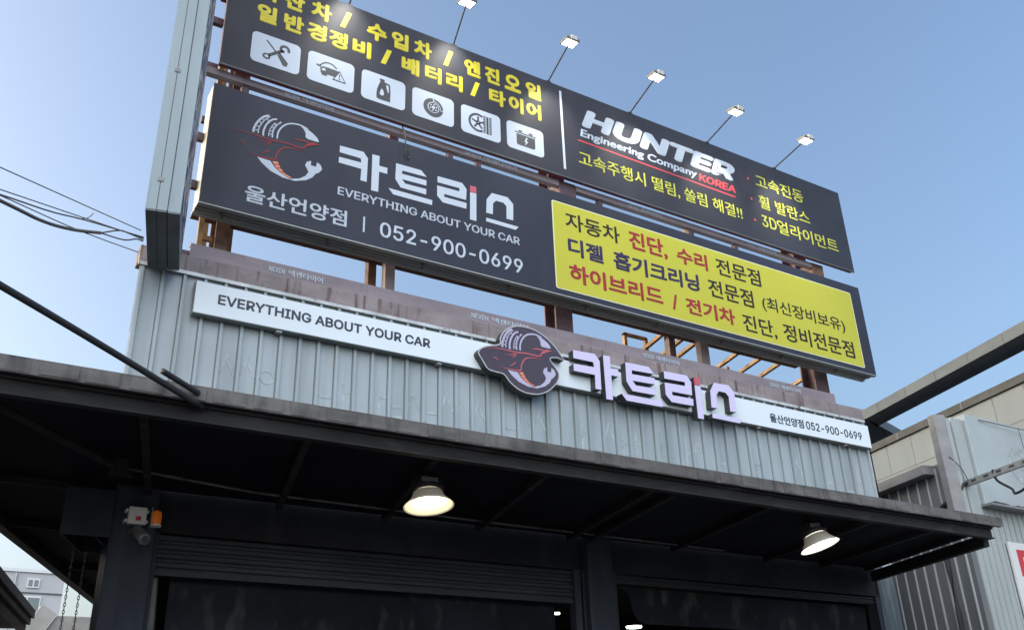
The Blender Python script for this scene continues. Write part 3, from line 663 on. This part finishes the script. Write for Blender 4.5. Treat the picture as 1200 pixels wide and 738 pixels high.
emblem(5.429, 5.862, .905, 8.398, em, M['lavender'], M['rose'])
tx = lambda P: [(6.155+(a-3.145)*1.121, 5.56+(b-7.585)*1.155) for a, b in P]
for k, P in KAT.items():
    m = MB(); m2 = MB()
    for p_ in P:
        m.prism(tx(p_), 8.404, 8.499); m2.prism(tx(p_), 8.400, 8.4035)
    if k == 'ri': m.prism(tx(REDTOP), 8.404, 8.499)
    L_ = m.build('channel_letter', M['letter_side'], fs)
    m2.build('letter_face', M['acrylic'], L_)
    if k == 'ri': MB().prism(tx(REDTOP), 8.400, 8.4035).build('letter_face', M['rose'], L_, label='pink tip of the letter')

# ================================================================== blade sign at the left corner
bs = thing('blade_sign', (1.3, 8.0, 6.05), 'tall pale double-skinned blade sign projecting beside the left ends of the billboards', 'blade sign')
d = S13.copy(); r = Vector((d.y, -d.x, 0))
o0 = Vector((1.064, 7.50, 6.05))
def bl(mb, u0, u1, v0, v1, z0, z1):
    P = [o0 + r*u + d*v for u, v in ((u0, v0), (u1, v0), (u1, v1), (u0, v1))]
    return mb.slab([(q.x, q.y) for q in P], z0, z1)
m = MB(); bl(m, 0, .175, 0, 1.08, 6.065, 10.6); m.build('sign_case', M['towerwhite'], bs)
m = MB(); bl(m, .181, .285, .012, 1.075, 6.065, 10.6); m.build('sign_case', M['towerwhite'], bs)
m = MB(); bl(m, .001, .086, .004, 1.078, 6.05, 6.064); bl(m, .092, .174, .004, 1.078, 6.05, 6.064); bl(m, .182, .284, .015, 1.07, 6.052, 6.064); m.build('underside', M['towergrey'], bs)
m = MB(); bl(m, .086, .091, -.003, 0, 6.07, 10.58); bl(m, .176, .180, .02, 1.06, 6.07, 10.58); m.build('seam', M['seam'], bs)
for z in (6.35, 7.55, 8.75): bl(MB(), .066, .112, -.008, -.004, z, z+.04).build('latch', M['alu_dark'], bs)
# printed right-hand face, seen almost edge on
def graphic_mat():
    g_ = bpy.data.materials.new('printed_graphic'); g_.use_nodes = True; n = g_.node_tree; L = n.links
    tc = n.nodes.new('ShaderNodeTexCoord'); mp = n.nodes.new('ShaderNodeMapping'); mp.inputs['Scale'].default_value = (3.2, 3.2, 2.4)
    vo = n.nodes.new('ShaderNodeTexVoronoi'); cr = n.nodes.new('ShaderNodeValToRGB'); sp = n.nodes.new('ShaderNodeSeparateColor')
    L.new(tc.outputs['Object'], mp.inputs[0]); L.new(mp.outputs[0], vo.inputs['Vector']); L.new(vo.outputs['Color'], sp.inputs[0]); L.new(sp.outputs[0], cr.inputs[0])
    e = cr.color_ramp; e.interpolation = 'CONSTANT'
    cols = [(0, (.05, .06, .18)), (.22, (.60, .62, .66)), (.40, (.16, .14, .32)), (.52, (.5, .12, .14)), (.60, (.70, .72, .74)), (.78, (.12, .26, .14)), (.86, (.62, .52, .10)), (.92, (.04, .05, .12))]
    e.elements[0].color = (*cols[0][1], 1); e.elements[1].position = cols[1][0]; e.elements[1].color = (*cols[1][1], 1)
    for p_, c_ in cols[2:]:
        k = e.elements.new(p_); k.color = (*c_, 1)
    b_ = n.nodes['Principled BSDF']; b_.inputs['Roughness'].default_value = .5
    L.new(cr.outputs[0], b_.inputs['Base Color']); return g_
m = MB(); bl(m, .286, .289, .10, 1.02, 6.25, 10.5); m.build('printed_face', graphic_mat(), bs)

# ================================================================== floodlights
FL = [(3.165, .34, .46, 'first from the left'), (4.616, .36, .44, ''), (6.096, .54, .28, ''), (7.518, .62, .22, ''), (8.999, .64, .16, ''), (10.423, .68, .12, '')]
labs = ['floodlight arm leaving the frame top above the first yellow Korean line, leftmost of six',
        'floodlight cut by the top frame edge, above the end of the first yellow line',
        'lit floodlight above the white divider line of the top billboard',
        'lit floodlight on its arm above the letters HU of HUNTER',
        'lit floodlight on its arm above the last letters of HUNTER',
        'lit floodlight nearest the right end of the top billboard']
def floodlight(x, a, dz, lab):
    B = Vector((x, 8.53, 10.16)); H = Vector((x, 8.5-a, 10.16+dz))
    t = thing('floodlight', B, lab, 'floodlight', 'floodlights on arms above the top billboard')
    dr = (H-B).normalized()
    MB().tube([B, H-dr*.03], .011, 8).build('arm', M['pole_dark'], t)
    MB().box(x-.04, x+.04, 8.50, 8.56, 10.157, 10.172).build('arm_foot', M['pole_dark'], t)
    # head : aims back and down at the sign
    aim = Vector((.05*math.sin(x*5), .10+.06*math.sin(x*3), -1)).normalized(); beam = (Vector((x, 8.5, 9.30)) - H).normalized(); up = Vector((1,0,0)).cross(aim).normalized(); sx = Vector((1,0,0))
    def obox(c, hw, hh, hd, mm, nm, par, bev=0):
        m_ = MB(); v = []
        for k in (-1, 1):
            for i, j in ((-1,-1),(1,-1),(1,1),(-1,1)): v.append(m_.bm.verts.new(c + sx*i*hw + up*j*hh + aim*k*hd))
        for f_ in ((0,1,2,3),(7,6,5,4),(0,4,5,1),(1,5,6,2),(2,6,7,3),(3,7,4,0)): m_.bm.faces.new([v[i] for i in f_])
        return m_.build(nm, mm, par, bevel=bev)
    hs = obox(H, .105, .085, .022, M['flood_body'], 'housing', t, .006)
    obox(H + aim*.0245, .086, .066, .002, M['flood_lens'], 'lens', hs)
    obox(H - aim*.04 - up*.02, .05, .03, .018, M['flood_bracket'], 'bracket', t)
    obox(H - up*.10, .045, .016, .03, M['flood_bracket'], 'sensor', t)
    ld = bpy.data.lights.new('flood_beam', 'SPOT'); ld.energy = 40; ld.spot_size = math.radians(66); ld.spot_blend = 1.0; ld.color = (1, .96, .86); ld.shadow_soft_size = .08
    lo = bpy.data.objects.new('flood_beam', ld); C.objects.link(lo); lo.location = H + aim*.05
    lo.rotation_euler = beam.to_track_quat('-Z', 'Y').to_euler(); adopt(lo, t)
for (x, a, dz, _), lab in zip(FL, labs): floodlight(x, a, dz, lab)

# ================================================================== high-bay lamps under the canopy
def highbay(x, y, zb, tilt, lab, warm):
    t = thing('bell_lamp', (x, y, zb), lab, 'hanging lamp', 'bell lamps hanging under the canopy')
    c = (x, y, zb)
    sh_ = MB().lathe([(.100, .118), (.112, .112), (.130, .070), (.165, .030), (.205, 0), (.209, 0), (.171, .036), (.137, .076), (.120, .118), (.100, .124)], c, 48).build('shade', M['bell'], t, True)
    MB().lathe([(.098, .112), (.108, .108), (.126, .068), (.160, .032), (.203, .002)], c, 48).build('reflector', M['bell_in' if warm else 'bell_in_cool'], sh_, True)
    MB().lathe([(.005, .100), (.107, .100)], c, 40, cap0=True).build('led_disc', M['bell_led' if warm else 'bell_led_cool'], t)
    MB().lathe([(.12, .128), (.135, .134), (.135, .160), (.12, .166)], c, 40, True, True).build('heat_sink', M['driver'], t)
    MB().box(x-.115, x+.115, y-.07, y+.07, zb+.168, zb+.245).build('driver_box', M['driver'], t, bevel=.008)
    MB().box(x-.085, x+.065, y-.0725, y-.0705, zb+.185, zb+.226).build('nameplate', M['nameplate'], t)
    m_ = MB()
    for k in (-1, 1): m_.bar((x+k*.128, y, zb+.14), (x+k*.118, y, zb+.262), .02, .012, (0,1,0))
    m_.build('yoke', M['driver'], t)
    m_ = MB(); m_.tube([(x, y, zb+.245), (x, y, zb+.325)], .008, 8); m_.lathe([(.018, 0), (.03, .012), (.018, .024)], (x, y, zb+.315), 16)
    m_.tube([(x, y, zb+.335), (x-.02, y+.03, 3.90)], .012, 8); m_.bar((x-.08, y+.03, 3.885), (x+.06, y+.03, 3.885), .05, .03); m_.build('hook', M['beamgrey'], t)
    ld = bpy.data.lights.new('glow', 'POINT'); ld.energy = 1.0 if warm else 2.5; ld.color = (1, .86, .62) if warm else (1, .94, .82); ld.shadow_soft_size = .08
    lo = bpy.data.objects.new('glow', ld); C.objects.link(lo); lo.location = (x, y, zb-.03); adopt(lo, t)
    t.rotation_euler = tilt
    return t
highbay(3.47, 6.85, 3.59, (math.radians(-9), 0, 0), 'warm lit bell lamp hanging level under the canopy before the left shutter', True)
highbay(7.80, 6.62, 3.585, (math.radians(-13), math.radians(-10), 0), 'white lit bell lamp hanging tilted near the right end of the canopy', False)
# lamps inside the garage
for x, lab in ((6.83, 'small lit lamp seen in the dark gap right of the left shutter sheet'), (8.02, 'bright lit lamp inside the garage under the right hanging sheet')):
    zz = 3.33 if x < 7 else 3.22
    t = thing('workshop_lamp', (x, 10, zz), lab, 'lamp', 'lamps inside the garage')
    r_ = .10 if x > 7 else .04
    MB().lathe([(.001, .0), (r_, .004), (r_, .02)], (x, 10, zz), 24, True).build('led_disc', M['bell_led_cool'], t)
    MB().lathe([(r_*1.15, .021), (r_*1.1, .05), (.02, .06)], (x, 10, zz), 24, True, True).build('housing', M['driver'], t)
    MB().tube([(x, 10, zz+.06), (x, 10, 4.1)], .008, 6).build('cord', M['cable'], t)

# ================================================================== small fittings by the left pillar
t = thing('junction_box', (1.52, 8.5, 3.58), 'pale grey plastic junction box with red sticker on top of the left pillar', 'junction box')
MB().box(1.452, 1.590, 8.44, 8.518, 3.60, 3.735).build('case', M['boxgrey'], t, bevel=.012)
MB().box(1.447, 1.595, 8.425, 8.4385, 3.595, 3.74).build('lid', M['boxgrey'], t, bevel=.006)
for x in (1.437, 1.603):
    for z in (3.625, 3.71): MB().tube([(x, 8.45, z), (x, 8.518, z)], .014, 10).build('lug', M['boxgrey'], t)
MB().box(1.508, 1.552, 8.423, 8.425, 3.625, 3.66).build('sticker', M['signred'], t)
t = thing('warning_beacon', (1.68, 8.47, 3.6), 'small orange warning beacon beside the grey junction box', 'beacon')
MB().lathe([(.038, 0), (.042, .02), (.042, .085), (.034, .11), (.012, .12)], (1.682, 8.46, 3.612), 24, True, True).build('dome', M['beacon'], t, True)
MB().lathe([(.046, 0), (.046, .018)], (1.682, 8.46, 3.593), 24, True, True).build('base', M['boxgrey'], t)
MB().box(1.635, 1.642, 8.44, 8.518, 3.58, 3.75).build('bracket', M['galv'], t)
t = thing('security_camera', (1.53, 8.5, 3.52), 'grey bullet security camera pointing down under the junction box', 'camera')
MB().tube([(1.525, 8.52, 3.55), (1.53, 8.44, 3.545), (1.56, 8.22, 3.43), (1.563, 8.21, 3.425)], [.02, .045, .05, .045], 20).build('body', M['camgrey'], t, True)
MB().tube([(1.563, 8.208, 3.424), (1.565, 8.200, 3.420)], .028, 16).build('lens', M['lens'], t)
MB().lathe([(.04, 0), (.04, .02)], (1.52, 8.5, 3.53), 16, True, True).build('mount', M['camgrey'], t)
t = thing('hoist_housing', (1.1, 8.8, 3.48), 'black open-bottomed hoist housing left of the left pillar under the canopy', 'hoist housing')
m = MB()
m.slab([(.95, 8.5), (1.334, 8.5), (1.334, 8.515), (.955, 8.515)], 3.48, 3.875)
m.slab([(.95, 8.516), (.97, 8.516), (1.22, 9.17), (1.20, 9.17)], 3.48, 3.875)
m.slab([(1.20, 9.172), (1.56, 9.172), (1.565, 9.19), (1.205, 9.19)], 3.48, 3.875)
m.slab([(1.225, 8.52), (1.24, 8.52), (1.47, 9.165), (1.455, 9.165)], 3.48, 3.875)
m.build('casing', M['pillarblack'], t)
MB().tube(smooth([Vector((1.06, 8.75, 3.75)), Vector((1.10, 8.7, 3.58)), Vector((1.17, 8.7, 3.56)), Vector((1.24, 8.72, 3.72))]), .008, 6).build('wire', M['cable_grey'], t)
for cx_, cy_, bt in ((1.135, 8.95, .9), (1.235, 8.95, 1.0)):
    m = MB(); z = 3.70; k = 0
    while z > bt:
        pts = [(cx_ + (0.008*math.cos(a) if k % 2 else 0), cy_ + (0 if k % 2 else .008*math.cos(a)), z - .018 + .019*math.sin(a)) for a in [2*PI*j/8 for j in range(9)]]
        m.tube(pts, .0034, 5, False); z -= .030; k += 1
    m.build('chain', M['chain'], t)

# ================================================================== cables
def cable(name, pts, rad, mm, lab, sag=None):
    return tag(MB().tube(smooth([Vector(p_) for p_ in pts], 8), rad, 8).build(name, M[mm], None, True), lab, 'cable')
cable('overhead_cable', [(-2.86, 2.97, 4.24), (.086, 5.2, 4.035), (1.44, 6.21, 3.90)], .021, 'cable', 'thick black cable running down to the front beam of the canopy')
cable('conduit_sleeve', [(1.096, 5.93, 4.000), (1.24, 6.04, 3.987), (1.384, 6.15, 3.974)], .02, 'cable', 'short black sleeve lying along the thick cable above the canopy edge')
cable('overhead_cable', [(-1.244, 4.968, 4.763), (-.008, 7.0, 5.533), (.318, 7.536, 5.736), (.571, 7.911, 5.924), (.83, 8.264, 6.145)], .015, 'cable_grey', 'bundled dark cable sagging toward the parapet corner, thickest of the wires there')
cable('overhead_cable', [(-1.457, 5.088, 5.012), (-.058, 7.0, 5.81), (1.236, 8.768, 6.548)], .005, 'cable_grey', 'thin taut overhead wire highest of those left of the blade sign')
cable('overhead_cable', [(-1.389, 5.111, 4.719), (-.025, 7.0, 5.625), (1.275, 8.8, 6.488)], .005, 'cable_grey', 'thin straight overhead wire running just under the topmost wire left of the blade sign')
cable('overhead_cable', [(-1.206, 5.025, 4.615), (-.017, 7.0, 5.583), (.37, 7.643, 5.898), (.669, 8.071, 6.131), (1.274, 8.8, 6.497)], .007, 'cable_grey', 'slack grey overhead wire with a loose strand left of the blade sign')
cable('overhead_cable', [(-1.304, 5.011, 4.779), (-.016, 7.0, 5.576), (.608, 7.964, 5.962), (1.249, 8.746, 6.29)], .005, 'cable_grey', 'thin overhead wire ending on the parapet corner below the other wires')
cable('wire_strand', [(.60, 7.98, 6.075), (.68, 8.0, 6.12), (.72, 8.02, 6.19)], .004, 'cable_grey', 'short loose strand sticking up from the slack overhead wire')
cable('wire_strand', [(.83, 8.264, 6.145), (1.011, 8.5, 6.345), (1.103, 8.607, 6.398), (1.27, 8.76, 6.45)], .007, 'cable_grey', 'upper branch of the bundled cable rising to the parapet corner')
cable('wire_strand', [(.83, 8.264, 6.145), (1.068, 8.554, 6.286), (1.198, 8.714, 6.412), (1.27, 8.76, 6.43)], .007, 'cable_grey', 'lower drooping branch of the bundled cable beside the parapet corner')

# ================================================================== neighbour's metal-clad shop on the right
nb = thing('neighbour_shop', (12.4, 8, 0), 'grey and white ribbed metal shop to the right with a blank sign panel', 'shop building')
cn = Vector((12.48, 8.0, 0))          # street corner of its side wall
sn = Vector((-S13.y, S13.x, 0))       # outward (left) normal of the side wall
m = MB(); e = cn + S13*9
m.slab([(cn.x, cn.y), (e.x, e.y), (e.x+.14, e.y), (cn.x+.14, cn.y)], 0, 5.50); m.build('side_wall', M['greyside'], nb)
m = MB(); s_ = .10
while s_ < 8.8:
    a = cn + S13*s_ + sn*.008
    m.bar((a.x, a.y, 0), (a.x, a.y, 5.45), .024, .02, (sn.x, sn.y, 0)); s_ += .215
m.build('siding_rib', M['siding_rib'], nb)
MB().box(12.50, 19, 8.002, 8.12, 0, 4.86).build('front_wall', M['whiteclad'], nb)
m = MB(); x = 12.60
while x < 18.9:
    m.sweep([(0,0),(.018,0),(.018,4.83),(0,4.83)], (x, 8.0, 0), (x+.03, 8.0, 0), (0,-1,0)); x += .135
m.build('cladding_rib', M['whiteclad'], nb)
m = MB(); m.slab([(12.33, 8.0), (12.498, 7.93), (12.52, 8.12), (12.36, 8.12)], 4.70, 6.16); m.build('corner_pier', M['eave'], nb)
m = MB(); m.slab([(12.50, 7.95), (12.62, 7.95), (12.66, 8.10), (12.54, 8.10)], 4.70, 6.13); m.slab([(12.70, 7.97), (12.96, 7.97), (12.96, 8.10), (12.70, 8.10)], 4.70, 6.17); m.box(12.60, 12.72, 8.02, 8.10, 4.7, 6.12); m.build('corner_trim', M['whiteclad'], nb)
MB().box(12.94, 19, 8.13, 8.3, 4.87, 6.1).build('parapet', M['greyside'], nb)
sgn = MB().box(12.985, 18.5, 7.92, 8.10, 4.885, 6.25).build('blank_sign', M['blanksign'], nb, bevel=.008)
m = MB()
for x in (14.35, 15.7, 17.0): m.box(x, x+.012, 7.915, 7.9195, 4.89, 6.245)
m.build('panel_seam', M['joint'], sgn)
m = MB(); m.prism(arcband(14.15, 5.60, .17, .30, 40, 330, 30), 7.9165, 7.9185); m.prism(circ(14.15, 5.6, .09, n=20), 7.9165, 7.9185); m.build('faded_mark', M['trace'], sgn)
m = MB(); m.box(12.94, 18.6, 7.80, 8.12, 4.845, 4.875); m.build('sign_shelf', M['eave'], nb)
m = MB()
for i in range(14): m.box(13.0+i*.09, 13.06+i*.09+.03*random.random(), 7.83, 7.9, 4.876, 4.885+.03*random.random())
m.build('shelf_debris', M['seam'], nb)
# eave over the side wall
ev = MB()
a0 = cn + S13*.33; a1 = cn + S13*8.8
P = [(a0 + sn*.20), (a1 + sn*.20), a1 + sn*-.05, a0 + sn*-.05]
ev.slab([(q.x, q.y) for q in P], 5.36, 5.50); ev.build('eave', M['eave'], nb, bevel=.005)
# strut arm and cables
st = MB(); sa = Vector((12.72, 7.99, 5.12)); sb = sa - S13*3.2
st.bar(sa, sb, .05, .012); 
st.bar(sa+Vector((0,0,.045)), sb+Vector((0,0,.045)), .006, .09); st.build('strut_arm', M['galv'], nb)
m = MB()
for i in range(12):
    c_ = sa - S13*(.12+i*.24) + Vector((0,0,.05)) + sn*.004
    m.bar(c_, c_ - S13*.09, .004, .03)
m.build('strut_slot', M['seam'], nb)
m = MB(); m.tube(smooth([sa+Vector((.02,-.02,.03)), sa+Vector((-.10,-.02,.02)), Vector((12.50, 8.02, 4.98)), cn+S13*.42+sn*.06+Vector((0,0,4.75)), cn+S13*.42+sn*.06+Vector((0,0,4.0)), cn+S13*.42+sn*.06+Vector((0,0,.5))]), .034, 8); m.build('conduit', M['cable'], nb)
m = MB(); q0 = sa - S13*.55
m.tube(smooth([q0+Vector((0,0,.10)), q0+Vector((.04,0,-.05)), q0+Vector((.10,-.1,-.20))-S13*.05, q0-S13*.25+Vector((.05,0,-.30)), q0-S13*.5+Vector((.03,0,-.25)), q0-S13*.72+Vector((0,0,-.02)), q0-S13*1.2+Vector((0,0,.05)), q0-S13*2.6+Vector((0,0,.06))]), .018, 8); m.build('looped_cable', M['cable'], nb)
m = MB(); m.tube(smooth([Vector((12.42, 7.95, 5.52)), Vector((12.60, 7.92, 5.36)), Vector((12.74, 7.93, 5.12))]), .007, 6); m.tube([(13.3, 7.9, 6.20), (16, 7.7, 6.12)], .007, 6); m.build('thin_wire', M['cable_grey'], nb)
t = thing('wall_poster', (13.5, 7.96, 3.8), 'white board with red print fixed to the ribbed white wall at the right edge', 'sign')
MB().box(13.34, 15.2, 7.95, 7.978, 3.0, 4.38).build('board', M['winframe'], t)
m = MB()
for x0, x1, z0, z1 in ((13.50, 13.62, 3.90, 4.28), (13.62, 13.85, 4.18, 4.28), (13.74, 13.85, 3.90, 4.18), (13.50, 13.9, 3.30, 3.62), (14.0, 14.3, 3.3, 4.28)): m.box(x0, x1, 7.947, 7.9495, z0, z1)
m.build('red_print', M['signred'], t)

# ================================================================== beige panelled building behind it
bb = thing('beige_building', (18.3, 10, 0), 'beige panelled building with dark coping and overhead grey frame, far right', 'building')
A0 = Vector((18.2286, 9.55, 0)); db = (Vector((19.38, 14.354, 0)) - Vector((18.262, 9.664, 0))).normalized(); nbn = Vector((-db.y, db.x, 0))
a = A0 - db*4; b_ = A0 + db*16
def along(mb, s0, s1, o0_, o1_, z0, z1):
    P = [A0 + db*s0 + nbn*o0_, A0 + db*s1 + nbn*o0_, A0 + db*s1 + nbn*o1_, A0 + db*s0 + nbn*o1_]
    return mb.slab([(q.x, q.y) for q in P], z0, z1)
along(MB(), -5, 16, -8, 0, 0, 8.33).build('wall', M['beige'], bb)
m = MB(); along(m, -5, 16, .001, .004, 7.62, 7.645); along(m, -5, 16, .001, .004, 6.7, 6.725)
for i in range(24): along(m, -4.9+i*.85, -4.885+i*.85, .001, .004, 7.65 if i % 2 else 5, 8.32)
m.build('panel_joint', M['joint'], bb)
along(MB(), -5.05, 16.05, -8.05, .07, 8.335, 8.50).build('coping', M['coping_dark'], bb)
m = MB()
for i in range(8): along(m, -4.5+i*2.1, -4.44+i*2.1, .071, .076, 8.34, 8.50)
m.build('coping_clip', M['framegrey'], bb)
# overhead frame
f0 = Vector((18.834, 13.963, 0)); f1 = Vector((17.489, 9.034, 0)); g0 = Vector((19.617, 14.294, 0)); g1 = Vector((18.35, 9.58, 0))
fd = (f1-f0).normalized()
fe = f0 + fd*9; ge = g0 + (g1-g0).normalized()*9
m = MB(); m.slab([(f0.x, f0.y), (fe.x, fe.y), (ge.x, ge.y), (g0.x, g0.y)], 9.0, 9.02); m.build('frame_soffit', M['framesoffit'], bb)
fn = Vector((fd.y, -fd.x, 0)) ; fn = fn if fn.x < 0 else -fn
P = [f0+fn*.012, fe+fn*.012, fe-fn*.03, f0-fn*.03]
m = MB(); m.slab([(q.x, q.y) for q in P], 8.985, 9.22); m.build('frame_fascia', M['framegrey'], bb)
m = MB()
for i in range(9):
    q = f0 + fd*(.5+i*1.02); q2 = g0 + fd*(.5+i*1.02)
    m.bar((q.x, q.y, 8.998), (q2.x, q2.y, 8.998), .025, .006)
    qq = q + fn*.014; m.bar((qq.x, qq.y, 8.99), (qq.x, qq.y, 9.21), .012, .004, (fn.x, fn.y, 0))
m.build('frame_joint', M['seam'], bb)
m = MB(); ga = g0 - fd*.3; m.slab([(f0.x, f0.y), (ga.x+2.5, ga.y+.4), (ga.x+2.6, ga.y+1.3), (f0.x+.25, f0.y+1.0)], 9.0, 9.24); m.build('frame_return', M['framegrey'], bb)

# ================================================================== far left, seen below the canopy
ap = thing('apartment_block', (-8, 60, 0), 'pale grey apartment block with white-framed windows seen below the canopy, far left', 'building')
MB().box(-26, 7.4, 60, 74, 0, 12.27).build('wall', M['aptwall'], ap)
MB().box(-26.1, 7.5, 59.9, 74, 12.275, 12.45).build('coping', M['winframe'], ap)
MB().box(-26, 7.4, 59.93, 59.99, 11.15, 11.21).build('floor_band', M['joint'], ap)
for x0, x1, z0, z1 in ((4.95, 6.35, 9.95, 11.0), (5.5, 6.15, 11.45, 11.95), (1.2, 3.2, 9.95, 11.0), (-2.5, -.5, 9.95, 11.0), (4.6, 6.3, 6.9, 8.4), (.9, 2.9, 6.9, 8.4)):
    wf = MB().box(x0, x1, 59.92, 59.99, z0, z1).build('window', M['winframe'], ap)
    m = MB(); xm = (x0+x1)/2
    m.box(x0+.07, xm-.04, 59.90, 59.918, z0+.08, z1-.08); m.box(xm+.04, x1-.07, 59.90, 59.918, z0+.08, z1-.08); m.build('pane', M['glass'], wf)
MB().tube([(4.9, 59.9, 0), (4.9, 59.9, 12.2)], .06, 8).build('downpipe', M['alu'], ap)
bh = thing('brown_roofed_house', (-2, 12, 0), 'neighbouring house whose dark brown eave slants in from the left frame edge', 'house')
e0 = Vector((.786, 11.432, 0)); e1 = Vector((1.453, 14.207, 0)); de = (e1-e0).normalized(); ne = Vector((de.y, -de.x, 0))
m = MB()
for i, (o_, z0, z1) in enumerate(((0, 3.60, 3.70), (-.035, 3.52, 3.595), (-.08, 3.44, 3.515))):
    q0 = e0 - de*5 + ne*o_; q1 = e1 + ne*o_ + de*.1
    m.slab([(q0.x, q0.y), (q1.x, q1.y), (q1.x-.1, q1.y), (q0.x-.1, q0.y)], z0, z1)
m.build('eave_fascia', M['brownroof'], bh)
q0 = e0 - de*5 - ne*.15; q1 = e1 - ne*.15
m = MB(); m.slab([(q0.x, q0.y), (q1.x, q1.y), (q1.x-6, q1.y+1.2), (q0.x-6, q0.y+1.2)], 3.46, 3.50); m.build('eave_soffit', M['brownsoffit'], bh)
m = MB(); m.slab([(q0.x-.8, q0.y), (q1.x-.8, q1.y-.2), (q1.x-6, q1.y-.2), (q0.x-6, q0.y)], 0, 3.45); m.build('wall', M['brownsoffit'], bh)
m = MB(); m.bm.faces.new([m.bm.verts.new(v) for v in ((q0.x, q0.y, 3.71), (q1.x, q1.y, 3.71), (q1.x-3, q1.y+.6, 5.0), (q0.x-3, q0.y+.6, 5.0))]); m.build('roof', M['brownroof'], bh)
sw = thing('stone_stair_wall', (2.4, 20, 0), 'pale slanting stone stair wall low behind the brown eave', 'wall')
m = MB(); m.prism([(1.2, 2.9), (2.15, 4.62), (2.42, 4.46), (1.55, 2.9)], 19.9, 20.2); m.build('slope_cap', M['stonecap'], sw)
m = MB(); m.prism([(1.58, 2.9), (2.44, 4.44), (3.3, 4.44), (3.3, 0), (1.58, 0)], 19.95, 20.2); m.build('panel', M['concrete'], sw)
